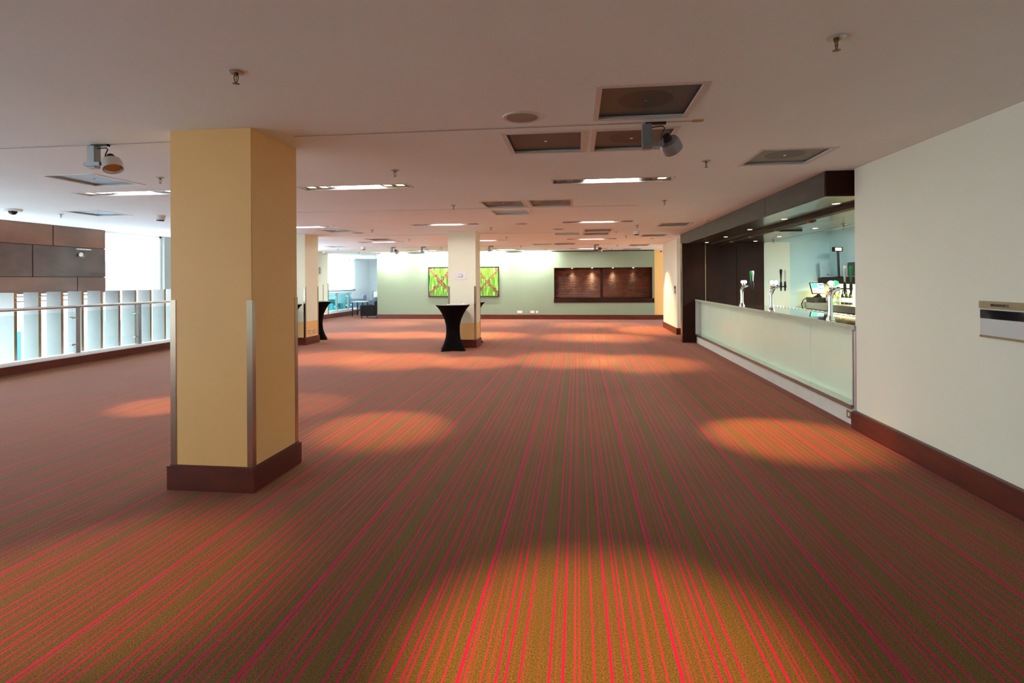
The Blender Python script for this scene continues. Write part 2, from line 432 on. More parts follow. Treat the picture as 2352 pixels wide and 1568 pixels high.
# far wall with niche -0.97..3.12, z .91..2.21
F = 23.5
mb = MB()
mb.box(-8.87, -.99, F, F + .5, 0, CE); mb.box(-.99, 3.22, F, F + .5, 0, .73)
mb.box(-.99, 3.22, F, F + .5, 2.21, CE); mb.box(3.13, 3.2, F + .02, F + .5, .9, 2.21)
mb.box(-.99, 3.22, F + .42, F + .5, .73, 2.21)
struct(mb, 'wall_far', 'green', 'sage green far wall, whitened near the top by wall lights', 'wall')
mb = MB(); mb.box(3.22, 9.0, F + .06, F + .5, 0, CE)
struct(mb, 'wall_far_right', 'tan', 'warm cream wall strip right of the green wall', 'wall')
mb = MB(); mb.box(-8.88, 3.225, F - .02, F, 0, .2); mb.box(3.225, 9, F + .04, F + .06, 0, .2); mb.box(-8.89, -8.87, F - .02, F + .5, 0, .2)
struct(mb, 'baseboard_far', 'mahog', 'mahogany skirting along the far wall', 'baseboard')
mb = MB(); mb.box(-8.86, 3.2, F - .012, F, CE - .045, CE)
struct(mb, 'trim_2', 'black', 'thin dark shadow gap along the top of the far wall', 'trim')
# back (behind camera)
mb = MB(); mb.box(-11.4, 3.38, -4.2, -4, 0, CE)
struct(mb, 'wall_back', 'wall', 'wall behind the camera', 'wall')
# corridor end + side, far left
mb = MB(); mb.box(-12.6, -8.0, 31.5, 31.7, 0, 2.80); mb.box(-12.6, -8.0, 31.55, 31.7, 2.80, CE)
struct(mb, 'wall_end', 'lounge', 'pale blue-grey wall at the end of the lounge corner', 'wall')
mb = MB(); mb.box(-12.6, -12.4, 29.4, 31.5, -.3, CE)
struct(mb, 'wall_lounge_left', 'lounge', 'pale wall on the left of the lounge corner', 'wall')
mb = MB(); mb.box(-8.37, -8.17, F + .5, 31.7, 0, CE)
struct(mb, 'wall_lounge_right', 'lounge', 'pale wall behind the far wall', 'wall')
mb = MB(); mb.box(-12.6, -12.4, 23.6, 29.4, -.3, 1.19)
struct(mb, 'wall_lounge_low', 'white', 'low white wall below the far left window', 'wall')
# left piers
mb = MB(); mb.box(-11.45, -11.2, 13.7, 14.6, -3, CE)
struct(mb, 'wall_left_pier', 'piergrey', 'grey-white window pier just left of the tan column', 'wall')
mb = MB(); mb.box(-12.4, -11.2, 20.6, 23.55, -.3, CE)
struct(mb, 'wall_left_far', 'wall', 'cream wall pier right behind the far socket column', 'wall')
mb = MB(); mb.box(-11.2, -11.18, 20.6, 23.07, 0, .2); mb.box(-11.21, -11.18, 23.0, 27, 0, .2)
struct(mb, 'baseboard_left', 'mahog', 'mahogany skirting below the far left pier and railing', 'baseboard')
mb = MB(); mb.box(-11.2, -11.185, 23.05, 23.09, .2, 1.55); mb.box(-11.2, -11.17, 23.53, 23.565, .2, 1.6)
struct(mb, 'trim_3', 'guard', 'slim metal corner guards on the far left pier', 'trim')
# brown cladding high on left + joints
pan = thing('cladding_panels', 'reddish brown glossy cladding hung high beyond the glass railing', 'cladding', (-11.2, 9.0, 1.46))
rows = [(2.49, 2.94, [-.5, 2.5, 5.0, 8.0, 10.51, 11.83]), (1.82, 2.49, [-.5, 2.0, 5.0, 7.2, 10.06, 11.83]), (1.46, 1.82, [-.5, 2.8, 5.0, 8.2, 11.08, 11.83])]
for z0, z1, ys in rows:
    for a, b in zip(ys, ys[1:]):
        MB().box(-11.4, -11.2, a + .008, b - .008, z0 + .006, z1 - .006, bev=.004).build('panel', {2.49: 'brown_top', 1.82: 'brown_mid'}.get(z0, 'brownpanel'), pan)
MB().box(-11.42, -11.25, -.5, 11.82, 1.47, 2.93).build('backing', 'black', pan)
t = thing('wall_lamp', 'small pale strip lamp with a tiny dome fixed to the brown cladding', 'lamp', (-11.2, 11.19, 2.3))
MB().box(-11.19, -11.10, 11.04, 11.34, 2.44, 2.46).build('bar', 'white', t)
MB().lathe([(.001, -.06), (.035, -.045), (.045, 0), (.03, .03), (.001, .04)], -11.15, 11.12, 2.34, n=12).build('dome', 'plate', t, smooth=True)
# windows on the left : frames and glass
def window(n, y0, y1, z0, z1, x, mull, label):
    r = bpy.data.objects.new('window_%d' % n, None); COL.objects.link(r); r['kind'] = 'structure'; r['label'] = label; r['category'] = 'window'
    m_ = MB(); m_.box(x - .08, x, y0, y0 + .06, z0, z1); m_.box(x - .08, x, y1 - .06, y1, z0, z1)
    m_.box(x - .08, x, y0, y1, z0, z0 + .05); m_.box(x - .08, x, y0, y1, z1 - .05, z1)
    for q in mull: m_.box(x - .07, x - .01, q - .025, q + .025, z0, z1)
    f = m_.build('window_frame', 'white', r)
    MB().box(x - .045, x - .035, y0 + .05, y1 - .05, z0 + .04, z1 - .04).build('window_pane', 'clear', r)
    return r
window(1, -4, -.5, -.3, CE, -11.25, [-2.2], 'tall window on the left beside the camera')
window(2, 11.84, 13.7, -.3, CE, -11.3, [], 'tall bright window right of the brown cladding')
window(3, 14.6, 20.6, -.3, CE, -11.3, [16.6, 18.6], 'tall bright window hidden behind the tan column')
window(4, 25.5, 29.4, 1.22, 2.86, -12.42, [], 'bright high window in the far left lounge corner')
w5 = window(5, -.5, 11.84, -.3, 1.44, -11.3, [2, 4.7, 7.3, 9.6], 'low window band under the brown cladding')
# lines of the transom seen below cladding
MB().box(-11.34, -11.28, 5, 11.8, 1.30, 1.325).build('window_bar', 'grey', w5)
MB().box(-12.5, -12.38, 23.55, 25.5, 1.19, CE).build('wall_lounge_infill', 'white')
o = bpy.data.objects['wall_lounge_infill']; tag(o, 'white wall strip beside the far left window', 'wall', kind='structure')
mb = MB(); mb.box(-12.44, -12.36, 23.6, 29.4, 1.17, 1.215); o = struct(mb, 'trim_4', 'armblue', 'blue-grey sill line below the far left window', 'trim')
# drop below void
mb = MB(); mb.box(-10.5, -10.3, -4, 20.6, -.6, -.0)
struct(mb, 'trim_5', 'white', 'white floor slab edge at the atrium', 'trim')

# outdoors seen between the fins
o = MB().box(-60, -12.5, -30, 60, -4.2, -4).build('paved_ground', 'paving'); tag(o, 'pale paved ground outside, glimpsed between the fins', 'ground', kind='structure')
b_ = thing('street_building', 'pale building outside seen in the gaps between the fins', 'building', (-34, 26, -4))
MB().box(-36, -33, 6, 60, -4, 3.2).build('wall', 'build', b_)
for k in range(5):
    MB().box(-33.0, -32.9, 12 + k * 8, 17 + k * 8, -1.4, .2).build('window', 'grey', b_)
h_ = thing('blue_hoarding', 'bright blue hoarding outside, glimpsed low between fins on the left', 'hoarding', (-17, 14, -4))
MB().box(-17.1, -17, 12.9, 14.9, -4, .2).build('panel', 'blue', h_)
MB().box(-17.1, -17, 17.5, 18.6, -4, .3).build('panel', 'blue', h_)
for q in (12.9, 14.9, 17.5, 18.6): MB().box(-17.2, -17.1, q - .05, q + .05, -4, .2).build('post', 'grey', h_)

# ------------------------------------------------------------------ near railing
def rail_post(y, x, r, mat_='steel'):
    MB().box(x - .015, x + .0, y - .045, y + .045, .26, 1.17).cyl((x - .05, y, .28), (x - .05, y, 1.17), .022, n=12).build('post', mat_, r)
k1 = thing('glass_railing', 'glass balustrade with round steel handrail in front of the upright fins', 'railing', (-10.22, 10, 0))
MB().box(-10.17, -10.15, -4, 19.0, 0.03, .19).build('skirting', 'mahog', k1)
MB().box(-10.16, -10.145, -4, 19.0, 0.0, .03).build('foot_trim', 'guard', k1)
MB().box(-10.40, -10.145, -4, 19.0, .19, .215).box(-10.40, -10.17, -4, 19.0, .0, .19).build('kerb', 'white', k1)
MB().box(-11.2, -10.4, 19.0, 19.14, 0, .215).build('return_kerb', 'white', k1)
MB().box(-10.36, -10.2, -4, 19.0, .215, .25).build('sill', 'white', k1)
for y in (2.0, 3.7, 5.2, 6.8, 8.42, 10.12, 11.72, 13.35, 15.0, 16.6, 18.2):
    p = MB().box(-10.235, -10.22, y - .05, y + .05, .25, 1.18).box(-10.32, -10.235, y - .012, y + .012, .25, 1.18).build('post', 'grey', k1)
    for z in (.43, .98):
        MB().box(-10.25, -10.2, y - .16, y - .04, z - .012, z + .012).cyl((-10.25, y - .15, z), (-10.19, y - .15, z), .02, n=12).build('clamp', 'steel', k1)
ys = (2.0, 3.7, 5.2, 6.8, 8.42, 10.12, 11.72, 13.35, 15.0, 16.6, 18.2)
for a, b in zip(ys, ys[1:]):
    MB().box(-10.225, -10.213, a + .07, b - .07, .28, 1.10).build('glass_panel', 'glass', k1)
MB().cyl((-10.225, -4, 1.205), (-10.225, 19, 1.205), .03, n=16).build('handrail', 'steel', k1, smooth=True)
# fins
def fin():
    r = thing('upright_fin', '', 'fin')
    MB().box(-.33, -.002, 0, .055, -.9, 1.51).build('panel', 'finface', r)
    MB().box(-.002, .004, .0, .055, -.9, 1.51).build('edge_strip', 'finedge', r)
    for z in (1.42, 1.33, .95): MB().cyl((.003, .03, z), (.010, .03, z), .008, n=8).build('bolt', 'chrome', r)
    return r
names = ['leftmost, cut by the frame edge', 'second from the left', 'third from the left', 'fourth from the left', 'fifth from the left',
         'sixth from the left', 'seventh from the left', 'eighth from the left', 'ninth from the left', 'last one beside the tan column']
fp = fin()
for i in range(10):
    y = 9.07 + .469 * i
    if i == 9: nm = names[9]
    else: nm = names[i]
    place(fp, i == 0, (-10.5, y, 0), 'grey upright fin with timber edge behind the railing, ' + nm, 'upright fins behind the glass railing')

# far railing (lounge)
k2 = thing('glass_railing', 'short glass balustrade with white sill at the far left lounge corner', 'railing', (-11.25, 25, 0))
MB().box(-11.4, -11.19, 23.56, 27.0, .2, .32).build('sill', 'white', k2)
MB().box(-11.4, -11.21, 23.56, 27.0, 0, .2).build('kerb', 'white', k2)
for y in (24.6, 25.9):
    MB().box(-11.33, -11.23, y - .03, y + .03, .3, 1.10).build('post', 'grey', k2)
MB().box(-11.31, -11.25, 23.58, 26.3, 1.10, 1.15).build('handrail', 'steel', k2)
for a, b in ((23.62, 24.5), (24.7, 25.8), (25.98, 26.3)):
    g = MB().box(-11.29, -11.275, a, b, .36, 1.08).build('glass_panel', 'teal', k2)
    for z in (.5, .95):
        MB().cyl((-11.3, b - .08, z), (-11.22, b - .08, z), .035, n=12).build('clamp', 'chrome', k2)

# ------------------------------------------------------------------ columns
def column(x0, x1, y0, y1, label, two):
    c = thing('square_column', label, 'column', ((x0 + x1) / 2, (y0 + y1) / 2, 0))
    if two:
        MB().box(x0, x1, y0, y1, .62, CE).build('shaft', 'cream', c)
        MB().box(x0, x1, y0, y1, .0, .62).build('shaft_warm_cast', 'tan', c)  # warm colour cast painted into the lower shaft; no separate dado there
    else:
        MB().box(x0, x1, y0, y1, 0, CE, bev=.003).build('shaft', 'tan', c)
    MB().box(x0 - .024, x1 + .024, y0 - .024, y1 + .024, .0, .195).box(x0 - .01, x1 + .01, y0 - .01, y1 + .01, .195, .203).build('skirting', 'mahog', c)
    for cx, sx in ((x0, 1), (x1, -1)):
        for cy, sy in ((y0, 1), (y1, -1)):
            g = MB(); w = .045; e = .004
            g.box(min(cx - sx * e, cx + sx * w), max(cx - sx * e, cx + sx * w), min(cy - sy * e, cy), max(cy - sy * e, cy), .2, 1.55)
            g.box(min(cx - sx * e, cx), max(cx - sx * e, cx), min(cy, cy + sy * w), max(cy, cy + sy * w), .2, 1.55)
            g.build('corner_guard', 'guard', c)
    return c
column(-3.318, -2.606, 4.125, 4.84, 'large tan square column in the foreground left with mahogany base', False)
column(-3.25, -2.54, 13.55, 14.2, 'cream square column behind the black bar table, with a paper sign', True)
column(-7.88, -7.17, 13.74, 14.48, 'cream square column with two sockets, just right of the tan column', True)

# direction sign on middle column
s_ = thing('direction_sign', 'white paper direction sign with a bent arrow on the middle cream column', 'sign', (-2.925, 13.55, 1.72))
MB().box(-3.08, -2.77, 13.535, 13.55, 1.72, 1.94, bev=.003).build('board', 'paper', s_)
q = MB(); q.box(-3.01, -2.875, 13.530, 13.535, 1.778, 1.788); q.box(-2.884, -2.874, 13.530, 13.535, 1.778, 1.818)
v = [q.bm.verts.new(p) for p in ((-2.893, 13.531, 1.815), (-2.865, 13.531, 1.815), (-2.879, 13.531, 1.84))]; q.bm.faces.new(v)
q.build('arrow', 'ink', s_)
text_mesh('lettering', 'TOILETS', .028, 'inkgrey', s_, Matrix.Translation((-.005, -.017, .135)) @ Matrix.Rotation(PI / 2, 4, 'X'))

# sockets
def socket(loc, face, label, w=.146, name='wall_socket', cat='socket'):
    t_ = thing(name, label, cat, loc)
    x, y, z = loc
    if face == '+x':
        MB().box(x, x + .008, y - w / 2, y + w / 2, z - .043, z + .043, bev=.002).build('plate', 'steel', t_)
        for d in (-1, 1): MB().box(x + .008, x + .012, y + d * w / 4 - .02, y + d * w / 4 + .02, z - .028, z + .012).build('outlet', 'plate', t_)
    elif face == '-y':
        MB().box(x - w / 2, x + w / 2, y - .01, y, z - .05, z + .05, bev=.002).build('plate', 'plate', t_)
        for d in ((-1, 1) if w > .1 else (0,)): MB().box(x + d * w / 4 - .018, x + d * w / 4 + .018, y - .013, y - .01, z - .02, z + .015).build('outlet', 'frame', t_)
    elif face == '-x':
        MB().box(x - .008, x, y - w / 2, y + w / 2, z - .043, z + .043, bev=.002).build('plate', 'steel', t_)
        MB().box(x - .012, x - .008, y - .02, y + .02, z - .02, z + .02).build('outlet', 'plate', t_)
    return t_
socket((-7.166, 13.95, .335), '+x', 'metal double socket nearer the corner of the far left column')
socket((-7.166, 14.25, .335), '+x', 'metal double socket, right one of two on the far left column')
socket((-2.48, F, .32), '-y', 'white double socket low on the green wall, leftmost', .22)
socket((-1.93, F, .32), '-y', 'white double socket on the green wall left of the small round-looking plate', .18)
socket((-1.73, F, .32), '-y', 'small white single plate on the green wall beside a double socket', .09)
socket((3.148, 6.80, .11), '-x', 'small steel socket at the right foot of the bar front', .12)
socket((6.22, 15.24, 1.66), '-y', 'small dark-centred socket on the pale wall behind the till', .1)
t = thing('wall_thermostat', 'small white switch high on the far cream wall section', 'switch', (3.03, 19.6, 1.55))
MB().box(3.015, 3.03, 19.55, 19.68, 1.5, 1.6, bev=.003).build('plate', 'plate', t); MB().box(3.01, 3.015, 19.6, 19.63, 1.53, 1.57).build('rocker', 'grey', t)
t = thing('wall_control_panel', 'tall grey control plate on the cream wall beside the bar', 'control panel', (3.03, 17.5, 1.34))
MB().box(3.015, 3.03, 17.36, 17.62, 1.24, 1.50, bev=.003).build('plate', 'silver', t)
MB().box(3.01, 3.015, 17.40, 17.58, 1.40, 1.48).build('display', 'ink', t); MB().box(3.01, 3.015, 17.40, 17.58, 1.27, 1.36).build('keypad', 'grey', t)
t = thing('wall_intercom', 'small dark and white device high on the far left pier', 'device', (-11.2, 22.75, 2.1))
MB().box(-11.2, -11.16, 22.68, 22.78, 2.0, 2.3).build('body', 'grey', t); MB().box(-11.2, -11.16, 22.80, 22.95, 2.0, 2.25).build('cover', 'plate', t)
t = thing('wall_sensor', 'tiny dark sensor near the ceiling in the far right corner', 'sensor', (3.4, F + .06, 2.85))
MB().lathe([(.001, -.03), (.03, -.02), (.035, .02), (.001, .03)], 3.5, F + .03, 2.86, n=10).build('dome', 'black', t, smooth=True)

# ------------------------------------------------------------------ room sign on right wall
s_ = thing('room_sign', 'bronze and white room sign reading MEGALITHIC 2 on the right wall', 'sign', (3.13, 4.3, 1.24))
MB().box(3.112, 3.13, 3.95, 4.655, 1.255, 1.505).build('board', 'signwhite', s_)
MB().box(3.106, 3.13, 3.95, 4.66, 1.462, 1.518).build('name_strip', 'signbrass', s_)
MB().box(3.108, 3.13, 3.95, 4.65, 1.385, 1.452).build('dark_strip', 'signdark', s_)
MB().box(3.106, 3.13, 3.95, 4.655, 1.24, 1.257).build('lower_rail', 'signbrass', s_)
text_mesh('lettering', 'MEGALITHIC 2', .027, 'ink', s_, Matrix.Translation((-.0255, .150, .249)) @ Matrix.Rotation(-PI / 2, 4, 'Z') @ Matrix.Rotation(PI / 2, 4, 'X'), bold=.0007)

# ------------------------------------------------------------------ picture and niche on far wall
p_ = thing('framed_picture', 'wide green and brown abstract picture hung behind the middle cream column', 'picture', (-4.94, F - .03, .995))
MB().ring(-6.51, -3.37, 0, 1, .001, 0, .001).bm.free()
fr = MB(); x0, x1, z0, z1 = -6.51, -3.37, .98, 2.285
fr.box(x0, x1, F - .06, F, z0, z0 + .035); fr.box(x0, x1, F - .06, F, z1 - .035, z1); fr.box(x0, x0 + .035, F - .06, F, z0, z1); fr.box(x1 - .035, x1, F - .06, F, z0, z1)
fr.build('frame', 'black', p_)
cv = MB().box(-1.54, 1.54, -.015, .015, -.62, .62).build('canvas', 'art', p_, local=True); cv.location = (0, 0, .637)

n_ = thing('shutter_niche', 'dark louvred timber shutter set in a recess of the green wall', 'shutter', (1.07, F + .3, .73))
MB().box(-1.0, 3.21, F - .03, F + .3, .72, .905).build('sill', 'dark', n_)
MB().box(-.99, -.96, F, F + .3, .9, 2.21).box(3.10, 3.13, F, F + .3, .9, 2.21).box(.98, 1.08, F + .20, F + .32, .9, 2.0).box(-.96, 3.1, F + .24, F + .3, .9, 2.2).build('frame', 'dark', n_)
for (a, b) in ((-.95, .98), (1.08, 3.09)):
    sl = MB(); z = .93; i = 0
    while z < 2.19:
        sl.box(a, b, F + .20, F + .235, z, z + .028, mtx=Matrix.Translation((0, F + .22, z)) @ Matrix.Rotation(-.6, 4, 'X') @ Matrix.Translation((0, -F - .22, -z)))
        z += .046
    sl.build('louvre_panel', 'slat', n_)
for i, (x, w) in enumerate(((-.22, 'leftmost'), (.63, 'second from left'), (1.51, 'third from left'), (2.36, 'rightmost'))):
    d = thing('niche_downlight', 'tiny recessed downlight at the top of the shutter niche, ' + w, 'downlight', (x, F + .1, 2.21), 'downlights over the shutter niche')
    MB().cyl((x, F + .1, 2.192), (x, F + .1, 2.21), .045, n=12).build('rim', 'chrome', d)
    MB().cyl((x, F + .1, 2.186), (x, F + .1, 2.192), .034, n=12).build('lamp', 'down', d)
    light('niche_spot', 'SPOT', (x, F + .05, 2.17), [26, 50, 30, 10][i], (1, .66, .38), size=.03, spot=1.5, blend=1, target=(x, F + .13, .95))

# ------------------------------------------------------------------ ceiling fixtures
def strip_light():
    r = thing('recessed_strip_light', '', 'ceiling light')
    f = MB(); f.ring(-HW - .015, HW + .015, -HD - .015, HD + .015, .018, -.006, .002)
    f.build('rim', 'silver', r)
    h = MB(); h.box(-HW + .002, HW - .002, -HD + .002, HD - .002, .10, .105)
    h.box(-HW + .002, HW - .002, -HD + .002, -HD + .008, .0, .1); h.box(-HW + .002, HW - .002, HD - .008, HD - .002, .0, .1)
    h.build('housing', 'grey', r)
    MB().box(-.345, .345, -.075, .075, .050, .056).build('reflector', 'silver', r)
    MB().box(-.34, .34, -.022, .022, .012, .045, bev=.01).build('tube', 'tube', r)
    for sx in (-1, 1):
        for k, px in enumerate((.44, .61)):
            e = MB(); e.ring(sx * px - .082, sx * px + .082, -.10, .10, .030, .010, .030); e.build('lamp_bezel', 'grey', r)
    return r
fx_lab = {
    (0, 0): 'recessed strip light left of the tan column, below the pale blue vent', (1, 0): 'large recessed strip light with four glowing lamps, just right of the tan column', (2, 0): 'large recessed strip light in the middle, between the dark vents and the far ones',
    (0, 1): 'recessed strip light emerging from behind the tan column, second row', (1, 1): 'recessed strip light above the middle cream column, second row', (2, 1): 'recessed strip light right of centre in the second row, before two stacked vents',
    (0, 2): 'recessed strip light before the wall spotlights, third row left', (1, 2): 'recessed strip light half hidden by the middle column, third row', (2, 2): 'recessed strip light in the third row, above the shutter niche side',
    (0, 3): 'thin strip light in the last row by the green wall, leftmost', (1, 3): 'thin strip light in the last row, just right of the middle column', (2, 3): 'thin strip light in the last row next to the dark far spotlight'}
lit = {(0, 0): [1, 1, 0, 1], (1, 0): [1, 1, 1, 1], (2, 0): [0, 0, 0, 1], (0, 1): [0, 0, 0, 1], (1, 1): [0, 0, 1, 0], (2, 1): [0, 0, 1, 0], (0, 2): [0, 0, 0, 1], (1, 2): [0, 1, 0, 1], (2, 2): [0, 1, 1, 0], (0, 3): [0, 1, 0, 0], (1, 3): [1, 0, 0, 1], (2, 3): [0, 0, 1, 0]}
sp = strip_light()
lens_mesh = None
for j, y in enumerate(FY):
    for i, x in enumerate(FX):
        o = place(sp, i == 0 and j == 0, (x, y, CE), fx_lab[(i, j)], 'recessed strip lights in the ceiling')
        light('strip_area', 'AREA', (x, y, CE + .008), (22, 38, 46, 40)[j], ((.96, .97, 1), (.98, .96, .95), (.96, .97, 1), (.97, .97, .98))[j], size=.68, sy=.10)
for j, y in enumerate(FY):
    for i, x in enumerate(FX):
        root = [o for o in bpy.data.objects if o.name.startswith('recessed_strip_light') and abs(o.location.x - x) < .01 and abs(o.location.y - y) < .01][0]
        for k, px in enumerate((-.61, -.44, .44, .61)):
            on = lit[(i, j)][k]
            MB().box(px - .050, px + .050, -.068, .068, .014, .028, bev=.004).build('halogen_lamp', 'halo' if on else 'black', root, local=True)

# warm pools : lamp position (in fixtures / tracks) -> floor target
WARM = (1, .55, .18); WARM2 = (1, .57, .25)
def pool(x, y, tx, ty, e, ang=.62, bl=.75):
    light('halogen_spot', 'SPOT', (x, y, CE - .0), e * (8 if y < 9 else 10), WARM if y < 9 else WARM2, size=.03, spot=ang * (1 if y < 9 else 1.5), blend=bl, target=(tx, ty, 0))
pool(-.17, 2.05, .10, 2.45, 150, .75)      # row behind the top frame edge
pool(-3.5, 2.05, -2.7, 2.75, 70, .7)
pool(-2.3, 6.93, -2.25, 6.1, 60)
pool(-3.4, 6.93, -3.9, 7.1, 25)
pool(1.05, 6.93, 2.2, 6.15, 95, .6)
pool(-5.6, 6.93, -5.7, 6.9, 60, .5)
pool(-.16, 11.85, -.25, 11.7, 70)
pool(1.05, 11.85, 1.25, 11.4, 70)
pool(-2.3, 11.85, -2.15, 11.2, 70, .45)
pool(-3.5, 11.85, -3.8, 11.3, 80)
pool(-5.6, 11.85, -5.4, 11.6, 60)
pool(-5.6, 16.85, -5.3, 16.6, 90)
pool(-6.8, 16.85, -7.0, 16.4, 60)
pool(-3.5, 16.85, -3.5, 16.6, 80)
pool(-2.3, 16.85, -2.6, 16.6, 80)
pool(-.16, 16.85, .0, 16.3, 70)
pool(1.05, 16.85, 1.0, 16.2, 70)
pool(-.16, 21.9, .1, 20.7, 80)
pool(1.05, 21.9, 1.5, 20.9, 50)
pool(-3.5, 21.9, -3.3, 20.7, 70)
pool(-6.8, 21.9, -7.2, 20.8, 60)
pool(1.9, 19.4, 2.75, 18.75, 220, .8)

# vents
def vent(kind):
    r = thing('ceiling_vent', '', 'vent')
    gm = {'d': 'gdark', 'p': 'gpale', 'w': 'gblue'}[kind[0]]
    dm = {'d': 'gdisc', 'p': 'gpdisc', 'w': 'gblue'}[kind[0]]
    MB().ring(-VW - .012, VW + .012, -VD - .012, VD + .012, .040, -.006, .004).build('frame', 'frame' if kind[0] != 'w' else 'white', r)
    MB().box(-VW + .01, VW - .01, -VD + .01, VD - .01, .022, .028).build('grille', gm, r)
    if kind[1] == '1':
        MB().cyl((0, 0, .0212), (0, 0, .022), .19, n=40).build('disc', dm, r)
    MB().cyl((0, 0, .016), (0, 0, .0212), .014, n=12).build('bolt', 'chrome', r)
    return r
protos = {}
for x, y, k, l in VENTS:
    if k not in protos:
        protos[k] = vent(k); place(protos[k], True, (x, y, CE), l, 'square ceiling vents')
    else: place(protos[k], False, (x, y, CE), l, 'square ceiling vents')

# sprinklers
def sprinkler():
    r = thing('ceiling_sprinkler', '', 'sprinkler')
    MB().lathe([(.045, 0), (.047, -.004), (.040, -.009), (.028, -.011), (.020, -.006), (.014, -.006), (.001, -.006)][::-1], n=24).build('escutcheon', 'silver', r, smooth=True)
    MB().cyl((0, 0, -.004), (0, 0, -.022), .014, .012, n=12).build('body', 'bronze', r)
    a = MB()
    for s in (-1, 1): a.tube([(s * .011, 0, -.018), (s * .014, 0, -.032), (s * .011, 0, -.048), (s * .004, 0, -.060)], .0028, n=8)
    a.cyl((0, 0, -.058), (0, 0, -.068), .005, n=8); a.cyl((0, 0, -.022), (0, 0, -.050), .002, n=6)
    a.build('yoke', 'bronze', r)
    d = MB(); d.cyl((0, 0, -.068), (0, 0, -.0695), .012, n=16)
    for k in range(8):
        an = k * PI / 4
        d.box(.009, .020, -.0035, .0035, -.0695, -.068, mtx=Matrix.Rotation(an, 4, 'Z'))
    d.build('deflector', 'bronze', r)
    return r
SPR = [(-2.0, 3.02, 'large sprinkler in the upper left of the ceiling, above the tan column'), (1.33, 2.99, 'large sprinkler in the upper right of the ceiling, nearest the right wall'),
       (-2.03, 5.95, 'sprinkler above the glowing strip light right of the tan column'), (1.35, 5.94, 'sprinkler between the track spotlight and the pale vent by the bar'),
       (-4.92, 5.96, 'sprinkler just left of the tan column, above the strip light'), (-2.02, 8.84, 'small sprinkler left of the touching vent pair in mid room'),
       (1.37, 8.83, 'small sprinkler right of the touching vent pair, toward the bar'), (-9.26, 8.84, 'small sprinkler above the brown cladding on the far left'),
       (-4.93, 12.75, 'small sprinkler between the second row strip lights, left'), (-2.01, 12.68, 'small sprinkler right above the top of the middle column'),
       (1.37, 12.76, 'small sprinkler above the white cylinder detector near the bar'), (-4.99, 15.88, 'tiny sprinkler above the two wall spotlights'),
       (-2.02, 15.65, 'tiny sprinkler right of the half hidden strip light'), (1.38, 15.75, 'tiny sprinkler below the white cylinder detector near the bar'),
       (-5.02, 19.9, 'tiny sprinkler left of the middle column by the wall spotlights'), (-2.03, 19.8, 'tiny sprinkler between the middle column and the glinting vent'),
       (1.44, 20.0, 'tiny sprinkler above the shutter niche, right of the dark spotlight'), (-9.2, 20.2, 'tiny sprinkler near the far left pier'),
       (-9.4, 22.75, 'tiny sprinkler at the left end of the green wall'), (-2.07, 22.9, 'tiny sprinkler close to the green wall, right of the picture'), (1.4, 22.6, 'tiny sprinkler close to the top of the shutter niche wall')]
spp = sprinkler()
for i, (x, y, l) in enumerate(SPR): place(spp, i == 0, (x, y, CE), l, 'ceiling sprinklers', rz=(i * .7) % 1.2)

# round speakers
def spk():
    r = thing('ceiling_speaker', '', 'speaker')
    MB().lathe([(.001, -.004), (.12, -.004), (.125, -.01), (.145, -.009), (.150, -.002), (.150, 0)][::-1], n=36).build('rim', 'frame', r, smooth=True)
    MB().cyl((0, 0, -.0075), (0, 0, -.004), .118, n=36).build('grille', 'gpale', r)
    return r
s0 = spk()
for i, (x, y, l) in enumerate([(-.41, 4.14, 'round ceiling speaker left of the largest dark vent'), (-1.21, 11.97, 'round ceiling speaker behind the mid room vents, left'),
                               (-.45, 13.43, 'round ceiling speaker left of the stacked brownish vents'), (-5.62, 13.55, 'round ceiling speaker touching the pale blue far vent')]):
    place(s0, i == 0, (x, y, CE), l, 'round ceiling speakers')
# detectors
def det():
    r = thing('ceiling_detector', '', 'detector')
    MB().cyl((0, 0, 0), (0, 0, -.085), .085, .075, n=24).build('housing', 'plate', r, smooth=True)
    MB().cyl((0, 0, -.085), (0, 0, -.105), .068, .06, n=24).build('lens', 'black', r)
    return r
d0 = det()
for i, (x, y, l) in enumerate([(1.52, 14.35, 'white cylinder detector with dark base hanging near the bar'), (-7.74, 9.37, 'white cylinder detector with dark base left of the tan column'),
                               (-7.8, 19.3, 'tiny detector between the far left vent and the wall spotlights'), (-10.6, 22.0, 'tiny detector by the far left pier top')]):
    place(d0, i == 0, (x, y, CE), l, 'cylinder detectors')
def disc():
    r = thing('smoke_detector', '', 'detector')
    MB().lathe([(.055, 0), (.055, -.012), (.035, -.028), (.001, -.03)][::-1], n=20).build('cover', 'frame', r, smooth=True); return r
d1 = disc()
for i, (x, y, l) in enumerate([(1.0, 14.41, 'small round smoke detector right of the stacked brownish vents'), (2.25, 16.9, 'small flat detector by the grey vent at the far end of the bar canopy'),
                               (2.72, 11.92, 'small round smoke detector close to the bar canopy'), (-1.25, 21.94, 'tiny flat detector between glinting vent and green wall'), (-7.5, 21.9, 'tiny flat detector left of the wall spotlights'), (-9.35, 21.8, 'tiny flat detector near the lounge corner')]):
    place(d1, i == 0, (x, y, CE), l, 'flat smoke detectors')
# dome camera
c_ = thing('dome_camera', 'dark domed security camera on the ceiling at the left edge', 'camera', (-9.43, 8.14, CE))
MB().cyl((-9.43, 8.14, CE), (-9.43, 8.14, CE - .035), .13, .125, n=28).build('base', 'white', c_, smooth=True)
MB().lathe([(.001, -.068), (.03, -.062), (.052, -.042), (.062, -.015), (.062, 0)], -9.43, 8.14, CE - .03, n=24).build('dome', 'black', c_, smooth=True)

